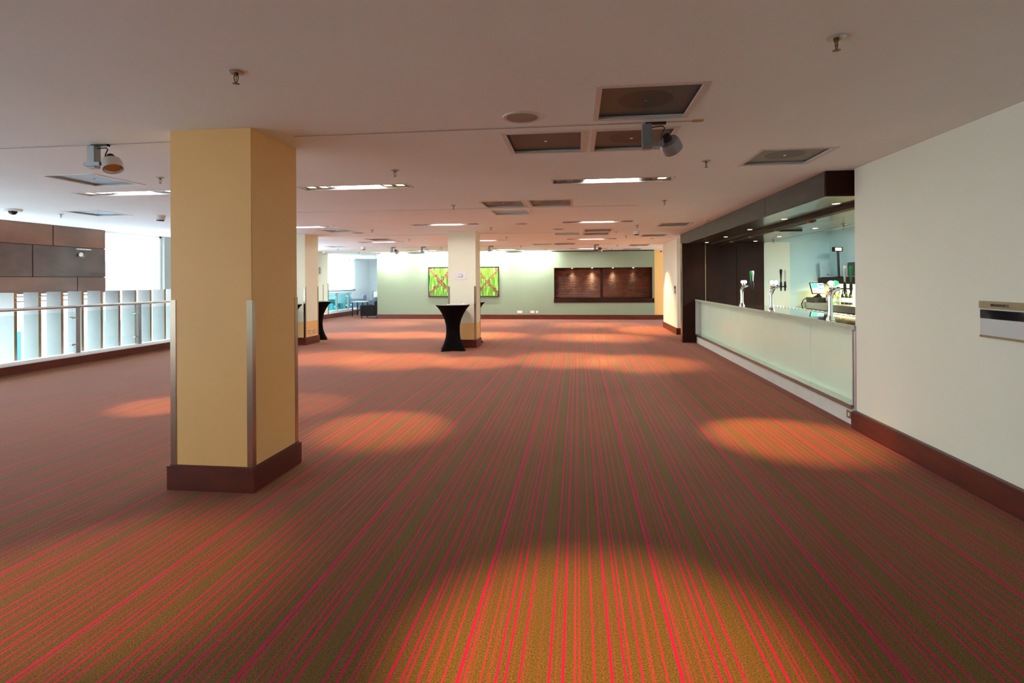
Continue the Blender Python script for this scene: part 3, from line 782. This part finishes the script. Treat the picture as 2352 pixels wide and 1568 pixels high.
# tracks
def track(x0, x1, y, label, pale=False):
    t_ = thing('lighting_track', label, 'track', ((x0 + x1) / 2, y, CE))
    MB().box(x0, x1, y - .018, y - .008, CE - .004, CE + .0).box(x0, x1, y + .008, y + .018, CE - .004, CE).build('rail', 'frame', t_)
    MB().box(x0, x1, y - .008, y + .008, CE - .0015, CE).build('slot', 'frame' if pale else 'black', t_)
    return t_
track(-7.5, -3.34, 4.44, 'recessed ceiling track left of the tan column carrying one spotlight')
tk = track(-2.40, .90, 4.42, 'recessed ceiling track between the dark vents, ending in yellow tape')
MB().box(.90, .985, 4.395, 4.445, CE - .006, CE).build('end_tape', 'yellow', tk)
track(-5.0, 1.01, 9.33, 'thin recessed ceiling track through the mid room vent pair')
track(-6.0, -.66, 14.4, 'faint pale ceiling track crossing behind the middle column', True)
track(-6.95, 1.3, 19.5, 'distant ceiling track carrying the wall spotlights')

# track spotlights
def spotlight(rotz, tilt, m_h='silver', lamp='halo', lampname='lamp'):
    r = thing('track_spotlight', '', 'spotlight')
    MB().box(-.06, .10, -.02, .02, -.022, 0, bev=.003).build('track_adapter', 'black', r)
    MB().box(-.085, -.01, -.035, .035, -.215, -.018, bev=.003).build('driver_box', 'grey', r)
    hd = Matrix.Translation((.135, 0, -.185)) @ Matrix.Rotation(rotz, 4, 'Z') @ Matrix.Rotation(tilt, 4, 'Y')
    MB().lathe([(.034, .050), (.072, .042), (.080, .015), (.080, -.050), (.075, -.050), (.070, -.03), (.02, .015), (.001, .015)], n=28, mtx=hd).build('head', m_h, r, smooth=True)
    MB().lathe([(.034, .055), (.036, .075), (.026, .10), (.001, .105)], n=16, mtx=hd).build('lamp_holder', 'black', r, smooth=True)
    MB().lathe([(.055, -.035), (.001, -.03)], n=24, mtx=hd).build(lampname, lamp, r)
    MB().box(-.08, .075, -.075, -.036, -.205, -.175).build('bracket', 'grey', r)
    MB().tube([(-.01, 0, -.04), (.03, 0, -.036), (.075, 0, -.034), (.092, 0, -.05), (.07, 0, -.09), (.065, 0, -.13), (.075, 0, -.15)], .005, n=8).build('cable', 'black', r)
    return r
sl1 = spotlight(-.5, -.45, 'silver', 'brass'); place(sl1, True, (-4.27, 4.44, CE), 'silver track spotlight facing down beside the tan column, on the left', 'track spotlights')
sl2 = spotlight(.9, .9 - 1.8, 'grey', 'black'); place(sl2, True, (.60, 4.42, CE), 'grey track spotlight seen from behind, in front of a dark vent', 'track spotlights')
sl3 = spotlight(1.2, -.8, 'silver', 'halo'); place(sl3, True, (-6.75, 19.5, CE), 'leftmost distant track spotlight, turned to the green wall', 'track spotlights')
sl4 = spotlight(-PI / 2 + .15, -1.0, 'silver', 'hot'); place(sl4, True, (-5.60, 19.5, CE), 'glaring distant track spotlight left of the middle column', 'track spotlights')
sl5 = copy_tree(sl4); sl5.location = (-3.1, 19.5, CE); tag(sl5, 'glaring distant track spotlight right of the middle column', 'spotlight', 'track spotlights')
sl6 = spotlight(1.4, -.9, 'grey', 'black'); place(sl6, True, (.67, 19.5, CE), 'dark distant track spotlight with looping cable above the shutter niche', 'track spotlights')

# wall washers on far wall
for i, (x, w) in enumerate(((-8.2, 'leftmost'), (-6.1, 'above the picture left half'), (-3.75, 'above the picture right half'), (-1.75, 'rightmost, before the shutter niche'))):
    d = thing('wall_washer', 'slim linear wall light at the top of the green wall, ' + w, 'wall light', (x, F - .40, CE), 'wall washers over the green wall')
    MB().box(x - .5, x + .5, F - .42, F - .38, CE - .012, CE).build('body', 'silver', d)
    MB().box(x - .48, x + .48, F - .412, F - .388, CE - .016, CE - .012).build('lens', 'cool', d)
    light('washer_area', 'AREA', (x, F - .40, CE - .03), 85, (.96, 1, .93), size=1.15, sy=.04, target=(x, F + .3, CE - .9))

# ------------------------------------------------------------------ bar
# canopy
cn = thing('bar_canopy', 'dark boxed canopy with polished underside above the bar', 'canopy', (3.9, 11, 2.66))
MB().box(2.86, 2.90, 6.72, 8.75, 2.66, CE).build('fascia_panel', 'fascia', cn)
for a, b in ((8.76, 10.7), (10.71, 12.65), (12.66, 15.7)): MB().box(2.86, 2.90, a, b, 2.66, CE).build('fascia_panel', 'fascia', cn)
MB().box(2.86, 4.88, 6.70, 6.74, 2.655, CE).build('end_panel', 'dark', cn)
for a, b in ((6.72, 8.3), (8.305, 10.2), (10.205, 12.2), (12.205, 15.05)):
    MB().box(2.87, 4.10, a, b, 2.645, 2.66).build('soffit_panel', 'soffit', cn)
    MB().box(4.105, 4.88, a, b, 2.645, 2.66).build('soffit_panel', 'soffit', cn)
MB().box(4.86, 4.88, 6.72, 15.05, 2.645, CE).build('back_edge', 'dark', cn)
# shutter guide rail under the soffit
gr = thing('roller_shutter_rail', 'dark bar with brass brackets running under the canopy', 'rail', (3.5, 10.8, 2.60))
MB().box(3.44, 3.56, 6.75, 14.9, 2.585, 2.645).build('guide', 'dark', gr)
MB().cyl((3.60, 8.8, 2.575), (3.60, 14.6, 2.575),   .016, n=12).build('tube', 'bronze', gr, smooth=True)
for y in (8.95, 10.4, 11.9, 13.3): MB().box(3.55, 3.63, y - .03, y + .03, 2.55, 2.645, bev=.004).build('bracket', 'brass', gr)
rd = MB().cyl((3.62, 11.05, 2.62), (4.28, 11.05, 2.62), .022, n=10).build('cross_rod', 'black', smooth=True); tag(rd, 'short black rod across the underside of the canopy', 'rod')
DL = [(3.33, 14.62, 'front row, farthest'), (3.32, 12.77, 'front row, second farthest'), (3.30, 10.97, 'front row, middle'), (3.27, 9.13, 'front row, second nearest'), (3.26, 7.36, 'front row, nearest the right wall'),
      (4.45, 14.36, 'rear row, farthest'), (4.50, 12.87, 'rear row, middle'), (4.46, 10.91, 'rear row, nearest')]
def dl():
    r = thing('canopy_downlight', '', 'downlight')
    MB().lathe([(.035, -.001), (.052, -.005), (.058, 0), (.058, .002)], n=24).build('rim', 'silver', r, smooth=True)
    MB().cyl((0, 0, -.004), (0, 0, .0), .040, n=20).build('lamp', 'down', r); return r
dp = dl()
for i, (x, y, w) in enumerate(DL):
    place(dp, i == 0, (x, y, 2.645), 'round lit downlight under the bar canopy, ' + w, 'downlights under the bar canopy')
    light('downlight_spot', 'SPOT', (x, y, 2.63), 40, (1, .82, .55), size=.03, spot=1.5, blend=.8, rot=(0, 0, 0))
s2 = []
for i, (x, y, w) in enumerate(((4.70, 13.83, 'farther'), (4.62, 10.14, 'nearer'))):
    o = copy_tree(spp); o.location = (x, y, 2.645); o.rotation_euler.z = .3; o.scale = (1, 1, 1.4)
    tag(o, 'dark sprinkler under the bar canopy, the %s one' % w, 'sprinkler', 'canopy sprinklers')
# end wall in dark veneer
ew = thing('veneer_end_panelling', 'tall dark brown veneer panelling at the far end of the bar', 'panelling', (3.85, 15.15, 0))
for a, b in ((2.79, 3.385), (3.395, 4.185), (4.195, 4.88)):
    MB().box(a, b, 15.06, 15.24, .0, 2.655, bev=.003).build('panel', 'dark', ew)
MB().box(3.383, 3.397, 15.055, 15.10, 0.0, 2.65).build('joint_strip', 'brass', ew)
MB().box(2.775, 2.79, 15.05, 15.24, 0, 2.66).build('edge_strip', 'guard', ew)
# bar back walls
mb = MB(); mb.box(4.88, 5.54, 15.10, 15.5, 0, 2.66); struct(mb, 'wall_bar_end', 'wall', 'grey cream wall section at the far end of the bar', 'wall')
mb = MB(); mb.box(5.54, 6.6, 15.25, 15.5, 0, CE); mb.box(4.88, 5.54, 15.25, 15.5, 2.66, CE); struct(mb, 'wall_bar_corner', 'wallcool', 'pale aqua wall section behind the till', 'wall')
mb = MB(); mb.box(6.58, 6.8, 6.4, 15.5, 0, CE); struct(mb, 'wall_bar_back', 'wallcool', 'pale aqua wall behind the back bar', 'wall')
mb = MB(); mb.box(3.38, 6.8, 6.42, 6.60, 0, CE); struct(mb, 'wall_bar_near', 'wall', 'hidden near end wall of the bar', 'wall')
tb = thing('bar_fill_light', 'unseen cool fill light added over the back bar', 'ceiling light', (5.6, 10.5, CE))
MB().box(5.0, 6.2, 10.4, 10.6, CE - .05, CE - .01).build('housing', 'white', tb); MB().box(5.05, 6.15, 10.42, 10.58, CE - .06, CE - .05).build('diffuser', 'cool', tb)
light('bar_fill_area', 'AREA', (5.6, 10.5, CE - .075), 330, (.70, .95, 1), size=1.1, sy=.2)  # unseen fill lamp, added to brighten the pale bar walls
# counter
bc = thing('bar_counter', 'long bar counter with pale green glass front and dark polished top', 'counter', (3.5, 10.8, 0))
MB().box(3.128, 3.78, 6.625, 15.05, 1.112, 1.162).build('worktop', 'top', bc)
MB().box(3.112, 3.128, 6.605, 15.05, 1.110, 1.162, bev=.003).build('edge_band', 'topedge', bc)
ys = [6.75, 8.15, 10.1, 12.2, 14.0, 15.04]
for a, b in zip(ys, ys[1:]): MB().box(3.26, 3.29, a + .003, b - .003, .245, 1.11).build('glass_panel', 'barglass', bc)
MB().box(3.115, 3.26, 6.68, 15.04, .222, .245).build('foot_ledge', 'ledge', bc)
MB().box(3.105, 3.118, 6.68, 15.04, .195, .246).build('ledge_edge', 'steel', bc)
MB().box(3.15, 3.6, 6.68, 15.04, .0, .222).build('kick_panel', 'kick', bc)
MB().box(3.12, 3.26, 15.03, 15.05, .245, 1.11).build('end_cheek', 'silver', bc)
MB().box(3.12, 3.26, 6.66, 6.68, .245, 1.11).build('end_cheek', 'silver', bc)
MB().box(3.29, 3.6, 6.68, 15.04, .222, 1.11).build('carcass', 'kick', bc)
MB().box(3.78, 4.05, 6.8, 14.9, 1.012, 1.032).box(4.03, 4.05, 6.8, 14.9, 0, 1.012).build('rear_shelf', 'steel', bc)
# glasses upside down
def tumb():
    return MB().lathe([(.030, 0), (.034, .02), (.028, .11), (.026, .14), (.001, .14)], n=14).build('upturned_glass', 'tumbler', smooth=True)
g0 = tumb()
gy = [8.0 + .078 * i for i in range(46)]
for i, y in enumerate(gy):
    g = g0 if i == 0 else g0.copy()
    if i: COL.objects.link(g)
    g.location = (3.83 + (.075 if i % 2 else 0), y, 1.033)
    tag(g, 'upturned drinking glass in the row along the rear edge of the bar counter', 'glass', 'upturned glasses behind the counter')
# beer fonts
def font_(label, loc, hs, bs):
    r = thing('beer_font', label, 'beer tap', (0, 0, 0))
    MB().lathe([(.052, 0), (.054, .012), (.044, .03), (.036, .05), (.034, .06)], n=24).build('base', 'chrome', r, smooth=True)
    pts = [(0, 0, .04), (0, 0, .14), (0, 0, .26), (.004, 0, .32), (.022, 0, .365), (.055, 0, .392), (.095, 0, .402), (.115, 0, .403)]
    MB().tube(pts, [.033, .028, .029, .034, .036, .032, .026, .022], n=20).build('column', 'chrome', r, smooth=True)
    MB().lathe([(.04, .0), (.045, .012), (.03, .022), (.001, .024)], .03, 0, .40, n=20).build('cap', 'chrome', r, smooth=True)
    for k, (dx, col) in enumerate(bs):
        b = MB().cyl((dx, -.045, .475), (dx, -.020, .475), .030, n=24).build('lit_badge', col, r, smooth=True)
        MB().cyl((dx, -.020, .475), (dx, .01, .475), .035, n=24).cyl((dx, 0, .42), (dx, 0, .45), .01, n=10).build('badge_ring', 'chrome', b, smooth=True)
    MB().cyl((.11, 0, .403), (max(h[0] for h in hs) + .02, 0, .403), .010, n=10).build('tap_bar', 'black', r, smooth=True)
    for (dx, hm) in hs:
        tp = MB().lathe([(.010, -.07), (.013, -.03), (.02, 0), (.018, .06), (.013, .09)], dx, 0, .40, n=14).build('tap', 'black', r, smooth=True)
        h = MB(); h.lathe([(.010, 0), (.012, .05), (.017, .12), (.024, .17), (.022, .20), (.001, .212)], dx, 0, .485, n=14)
        for v in h.bm.verts: v.co.y *= .5
        h.build('paddle_handle', hm, tp, smooth=True)
    r.location = loc; return r
M['hwhite'] = mat('white_handle', (.62, .66, .58), rough=.3, var=.03)
M['hgreen'] = mat('green_handle', (.01, .22, .06), rough=.3, var=.05)
M['bgreen'] = emis('lit_badge_green', (.06, .75, .25), 1.6)
font_('chrome beer font farthest along the bar, white and green handles, before dark panelling', (3.21, 11.2, 1.162), [(.165, 'hgreen'), (.21, 'hwhite')], [(.01, 'badge'), (.055, 'badge')])
font_('middle chrome beer font with one black and one slim pale handle', (3.21, 9.56, 1.162), [(.155, 'black'), (.22, 'hwhite')], [(0, 'badge'), (.065, 'badge')])
font_('nearest chrome beer font with white and green handles before the bottles', (3.21, 7.42, 1.162), [(.175, 'hwhite'), (.25, 'hgreen')], [(0, 'badge'), (.055, 'bgreen')])
# back bar
bb = thing('back_bar', 'steel fronted back bar unit carrying till and bottles', 'counter', (6.1, 11, 0))
MB().box(5.75, 6.57, 7.0, 14.9, .95, 1.10, bev=.004).build('worktop', 'steel', bb)
MB().box(5.85, 6.57, 7.0, 14.88, .0, .95).build('cabinet', 'black', bb)
sh = thing('wall_shelf', 'thick dark shelf on the wall above the back bar', 'shelf', (6.42, 12, 1.55))
MB().box(6.28, 6.57, 8.0, 15.2, 1.56, 1.73, bev=.003).build('board', 'dark', sh)
MB().box(6.50, 6.55, 8.2, 15.1, 1.548, 1.56).build('light_strip', 'led', sh)
light('shelf_area', 'AREA', (6.44, 12.6, 1.53), 110, (1, .70, .28), size=.05, sy=4.6)
# splashback
# till
tl = thing('till', 'touchscreen till with lit display on the back bar', 'till', (6.0, 14.5, 1.10))
MB().box(5.83, 6.2, 14.36, 14.82, 1.10, 1.22, bev=.004).build('cash_drawer', 'black', tl)
MB().lathe([(.13, 0), (.12, .02), (.05, .06), (.03, .09)], 6.0, 14.5, 1.22, n=20).build('stand', 'black', tl, smooth=True)
sm = Matrix.Translation((5.98, 14.5, 1.45)) @ Matrix.Rotation(.28, 4, 'Z') @ Matrix.Rotation(-.35, 4, 'X')
scn = MB().box(-.20, .20, -.012, .012, -.15, .15, bev=.005, mtx=sm).build('screen_housing', 'black', tl)
def patch(n, x0, x1, z0, z1, col, s=1.0):
    M[n] = emis(n, col, s)
    MB().box(x0, x1, -.0145, -.012, z0, z1, mtx=sm).build('screen_patch' if n != 'scr' else 'display', n, scn)
M['scr'] = None
patch('scr', -.18, .18, -.125, .13, (.62, .80, .86), .9)
def p2(n, x0, x1, z0, z1, col, s=.8):
    M[n] = emis(n, col, s); MB().box(x0, x1, -.0155, -.0146, z0, z1, mtx=sm).build('screen_button', n, scn)
p2('scg', -.17, .0, .0, .12, (.12, .62, .42)); p2('scb', .03, .16, .07, .10, (.08, .22, .45)); p2('scr2', -.17, -.09, -.10, -.06, (.75, .22, .25)); p2('scr3', .05, .15, -.10, -.06, (.75, .22, .25)); p2('scd', .03, .15, -.03, .01, (.08, .22, .40))
# receipt printer, paper stack
pr = thing('receipt_printer', 'black box with papers lying on it beside the till', 'printer', (6.35, 13.9, 1.10))
MB().box(6.38, 6.56, 14.1, 14.5, 1.10, 1.24, bev=.006).build('body', 'black', pr)
MB().box(6.39, 6.55, 14.12, 14.48, 1.242, 1.255).build('papers', 'paper', pr)
tc_ = MB().tube([(5.8, 14.72, 1.2), (5.74, 14.76, 1.15), (5.70, 14.78, 1.05), (5.71, 14.74, .95), (5.73, 14.7, .85)], .012, n=8).build('hanging_cable', 'black', smooth=True)
tag(tc_, 'black cables looping over the left end of the back bar', 'cable')
# menu holder, customer display, monitor
mh = thing('menu_holder', 'clear stand with a printed sheet on the dark shelf', 'menu holder', (6.4, 15.0, 1.73))
mm = Matrix.Translation((6.36, 14.98, 1.93)) @ Matrix.Rotation(.35, 4, 'Z') @ Matrix.Rotation(-.12, 4, 'X')
MB().box(-.15, .15, -.004, .004, -.2, .2, mtx=mm).build('sheet', 'menublue', mh)
MB().box(-.07, -.0, -.0055, -.004, .07, .076, mtx=mm).box(-.12, -.02, -.0055, -.004, .03, .036, mtx=mm).box(.03, .11, -.0055, -.004, -.16, -.12, mtx=mm).build('print', 'inkgrey', mh)
MB().box(-.16, .16, .0, .09, -.2, -.19, mtx=mm).build('foot', 'menublue', mh)
cd = thing('pole_display', 'black pole with a small lit display head standing on the shelf', 'display', (6.4, 14.3, 1.73))
MB().box(6.34, 6.46, 14.25, 14.4, 1.73, 1.745).build('foot', 'black', cd)
MB().tube([(6.4, 14.32, 1.74), (6.37, 14.3, 2.36)], .027, n=12).build('pole', 'black', cd, smooth=True)
hm_ = Matrix.Translation((6.35, 14.28, 2.41)) @ Matrix.Rotation(.3, 4, 'Z')
MB().box(-.12, .12, -.04, .05, -.055, .055, bev=.006, mtx=hm_).build('head', 'black', cd)
M['amber'] = emis('pole_display_glow', (1, .82, .62), 1.6)
MB().box(-.095, .08, -.043, -.04, -.035, .035, mtx=hm_).build('display', 'amber', cd)
mo = thing('black_monitor', 'black box cut off by the right wall, on the shelf', 'monitor', (6.42, 13.5, 1.73))
MB().box(6.33, 6.55, 13.2, 13.75, 1.75, 2.07, bev=.008).build('body', 'black', mo)
MB().box(6.36, 6.5, 13.3, 13.7, 1.73, 1.75).build('foot', 'grey', mo)
MB().cyl((6.36, 13.80, 1.73), (6.36, 13.80, 2.07), .03, n=12).build('side_stack', 'grey', mo, smooth=True)
# bottles
def bottle(h, r, m_, name='bottle'):
    b = thing(name, '', 'bottle')
    MB().lathe([(r, 0), (r, h * .55), (r * .85, h * .66), (r * .36, h * .76), (r * .32, h * .94)], n=16).build('body', m_, b, smooth=True)
    MB().cyl((0, 0, h * .93), (0, 0, h), r * .38, n=12).build('cap', 'black', b)
    MB().lathe([(r * 1.02, h * .15), (r * 1.02, h * .45)], n=16).build('label_band', 'paper', b, smooth=True)
    return b
for n, c in (('bgl', (.30, .62, .05)), ('bdk', (.010, .022, .012)), ('bamb', (.32, .12, .02)), ('bclr', (.62, .68, .62)), ('bgn', (.02, .30, .08))):
    M[n] = mat('bottle_' + n, c, rough=.06, var=.05, coat=.6, alpha=.9)
BT = [('bamb', .28, .035, 6.12, 14.30, 'amber bottle at the left of the back bar row'), ('bamb', .30, .037, 6.27, 14.22, 'taller amber bottle behind the nearest beer font'), ('bclr', .27, .036, 6.10, 14.18, 'clear bottle left of the green ones'),
      ('bamb', .29, .036, 6.3, 14.08, 'amber bottle in the rear of the row'), ('bgn', .28, .040, 6.10, 14.0, 'deep green bottle on the back bar'), ('bclr', .30, .034, 6.3, 13.92, 'clear tall bottle in the rear of the row'),
      ('bgl', .27, .045, 6.04, 13.80, 'bright yellow-green bottle with pale label'), ('bgl', .29, .040, 6.3, 13.72, 'yellow-green bottle in the rear of the row'), ('bclr', .28, .036, 6.1, 13.60, 'clear bottle right of the bright green one'),
      ('bamb', .27, .036, 6.10, 14.08, 'amber bottle between the clear and deep green ones'), ('bgl', .25, .036, 6.10, 13.70, 'small yellow-green bottle beside the bright green one'), ('bclr', .31, .036, 6.3, 14.42, 'tall clear bottle right behind the till edge'), ('bamb', .26, .036, 6.3, 13.58, 'amber bottle in the rear, near the wine bottles'),
      ('bdk', .33, .040, 6.08, 13.42, 'dark wine bottle, left of three'), ('bdk', .33, .040, 6.10, 13.28, 'dark wine bottle, middle of three'), ('bdk', .33, .040, 6.12, 13.14, 'dark wine bottle beside the right wall')]
bp = {}
for m_, h, r, x, y, l in BT:
    k = (m_, h, r)
    if k not in bp: bp[k] = bottle(h, r, m_); first = True
    else: first = False
    place(bp[k], first, (x, y, 1.10), l, 'bottles on the back bar')

# ------------------------------------------------------------------ bar tables
def poseur():
    r = thing('poseur_table', '', 'table')
    bm = bmesh.new(); n = 64; rings = []
    prof = [(0, .36, 1.0), (.05, .325, .9), (.15, .27, .65), (.3, .205, .35), (.45, .175, .15), (.6, .172, .04), (.75, .205, 0), (.88, .262, 0), (1.0, .335, 0), (1.05, .375, 0), (1.085, .412, 0), (1.10, .415, 0)]
    for z, R, s in prof:
        ring = []
        for i in range(n):
            a = 2 * PI * i / n
            c4 = math.cos(4 * (a - PI / 4 - .25))
            lobe = (max(0, .5 + .5 * c4)) ** 1.4
            rr = R * (1 - .34 * s * (1 - lobe) + .08 * s * lobe)
            zz = z + (.03 * (1 - lobe) if z == 0 else (.012 * (1 - lobe) if z < .1 else 0))
            ring.append(bm.verts.new((rr * math.cos(a), rr * math.sin(a), zz)))
        rings.append(ring)
    for a, b in zip(rings, rings[1:]):
        for i in range(n): bm.faces.new((a[i], a[(i + 1) % n], b[(i + 1) % n], b[i]))
    bm.faces.new(rings[-1])
    s = MB(); s.bm.free(); s.bm = bm; s.build('stretch_cover', 'stretch', r, smooth=True)
    MB().cyl((0, 0, 1.10), (0, 0, 1.104), .405, n=48).build('top_panel', 'black', r)
    return r
pt = poseur()
for i, (x, y, l, rz) in enumerate([(-3.02, 13.07, 'tall black covered bar table in front of the middle cream column', 0), (-7.57, 15.18, 'tall black covered bar table behind the far left column', .2),
                                   (-7.44, 13.2, 'tall black covered bar table mostly hidden behind the tan column', .1), (-2.93, 14.72, 'tall black covered bar table behind the middle column, only an edge showing', .4)]):
    place(pt, i == 0, (x, y, 0), l, 'black covered bar tables', rz)
tr = thing('serving_tray', 'white tray with small items on the bar table by the middle column', 'tray', (-2.9, 13.05, 1.104))
MB().box(-3.15, -2.65, 12.95, 13.2, 1.104, 1.118, bev=.004).build('tray', 'white', tr)
MB().box(-3.1, -2.98, 13.0, 13.1, 1.118, 1.128).box(-2.9, -2.82, 13.05, 13.15, 1.118, 1.13).build('napkins', 'paper', tr)
MB().cyl((-2.74, 13.1, 1.118), (-2.74, 13.1, 1.135), .03, n=12).build('dish', 'chrome', tr)

# ------------------------------------------------------------------ lounge furniture
def armchair(name, label, loc, rz, m_, w=.8, group=None):
    a = thing(name, label, 'armchair', (0, 0, 0), group)
    MB().box(-.35, .35, -w / 2 + .12, w / 2 - .12, .18, .44, bev=.02).build('seat', m_, a)
    MB().box(.27, .42, -w / 2, w / 2, .14, .78, bev=.03).build('backrest', m_, a)
    for s in (-1, 1):
        MB().box(-.38, .30, s * (w / 2 - .07) - .07, s * (w / 2 - .07) + .07, .12, .60, bev=.02).build('armrest', m_, a)
    for sx in (-.33, .36):
        for sy in (-1, 1): MB().box(sx - .025, sx + .025, sy * (w / 2 - .06) - .025, sy * (w / 2 - .06) + .025, 0, .13).build('leg', 'black', a)
    a.location = loc; a.rotation_euler.z = rz; return a
armchair('armchair', 'black leather armchair seen from the side beside the green wall', (-9.35, 24.05, 0), .03, 'leather', .85)
armchair('lounge_chair', 'blue-grey lounge chair behind the low table in the lounge corner', (-11.75, 28.1, 0), .5, 'armblue', .75).scale = (1.1, 1.1, 1.22)
armchair('lounge_chair', 'blue-grey lounge chair farther right in the lounge corner', (-11.55, 29.45, 0), .2, 'armblue', .8)
armchair('tub_chair', 'teal chair seen through the far glass railing', (-11.9, 25.6, 0), 2.6, 'armteal', .6)
cu_ = MB().box(-.06, .06, -.18, .18, -.14, .14, bev=.04, mtx=Matrix.Translation((-9.17, 24.05, .58))).build('cushion', 'finface'); tag(cu_, 'grey cushion on the black armchair', 'cushion')
lt = thing('low_table', 'low table with pale top in the lounge corner', 'table', (-10.5, 25.6, 0))
MB().box(-10.85, -10.25, 25.3, 26.0, .66, .70).build('tabletop', 'white', lt)
for x in (-10.81, -10.29):
    for y in (25.34, 25.96): MB().box(x - .025, x + .025, y - .025, y + .025, 0, .66).build('leg', 'black', lt)
MB().box(-10.8, -10.3, 25.4, 25.9, .25, .28).build('lower_shelf', 'dark', lt)

wc = thing('white_cabinet', 'white cabinet edge showing beside the green wall in the lounge corner', 'cabinet', (-11.4, 30.6, 0))
MB().box(-11.72, -11.0, 30.45, 30.85, 0, 1.08).build('body', 'white', wc)
MB().box(-11.77, -11.72, 30.45, 30.85, 0, 1.10).build('side_panel', 'armblue', wc)
# ------------------------------------------------------------------ lights from the sky
w = bpy.data.worlds.new('World'); SC.world = w; w.use_nodes = True
bg = w.node_tree.nodes['Background']; bg.inputs[0].default_value = (.80, .93, 1, 1); bg.inputs[1].default_value = 11.0
# row of fixtures above / behind the camera, outside the picture but part of the same room
for x in FX[:2] + (-9.4,):
    light('near_row_area', 'AREA', (x, 2.0, CE - .02), 6, (1, .9, .76), size=.68, sy=.10)
light('lounge_area', 'AREA', (-10.5, 28.5, CE - .03), 40, (.85, .96, 1), size=1.2, sy=1.2)

# ------------------------------------------------------------------ camera
f, cx, cy, r = 1255., 1176., 642.8, .0055
th = math.atan(150 / f)
Fw = Vector((-math.sin(th), math.cos(th), 0)); R = Vector((math.cos(th), math.sin(th), 0)); U = Vector((0, 0, 1))
Yc = math.cos(r) * U + math.sin(r) * R; Xc = math.cos(r) * R - math.sin(r) * U
cam = bpy.data.cameras.new('Camera'); co = bpy.data.objects.new('Camera', cam); COL.objects.link(co)
mw = Matrix((( Xc.x, Yc.x, -Fw.x, 0), (Xc.y, Yc.y, -Fw.y, 0), (Xc.z, Yc.z, -Fw.z, 1.7), (0, 0, 0, 1)))
co.matrix_world = mw
cam.sensor_fit = 'HORIZONTAL'; cam.sensor_width = 36; cam.lens = f / 2352 * 36
cam.shift_y = -(784 - cy) / 2352; cam.clip_start = .05; cam.clip_end = 200
SC.camera = co
SC.view_settings.view_transform = 'Standard'; SC.view_settings.look = 'None'; SC.view_settings.gamma = 1
SC.view_settings.exposure = 0.0
try: SC.view_settings.use_curve_mapping = False
except Exception: pass
SC.cycles.max_bounces = 10; SC.cycles.diffuse_bounces = 6; SC.cycles.transparent_max_bounces = 16
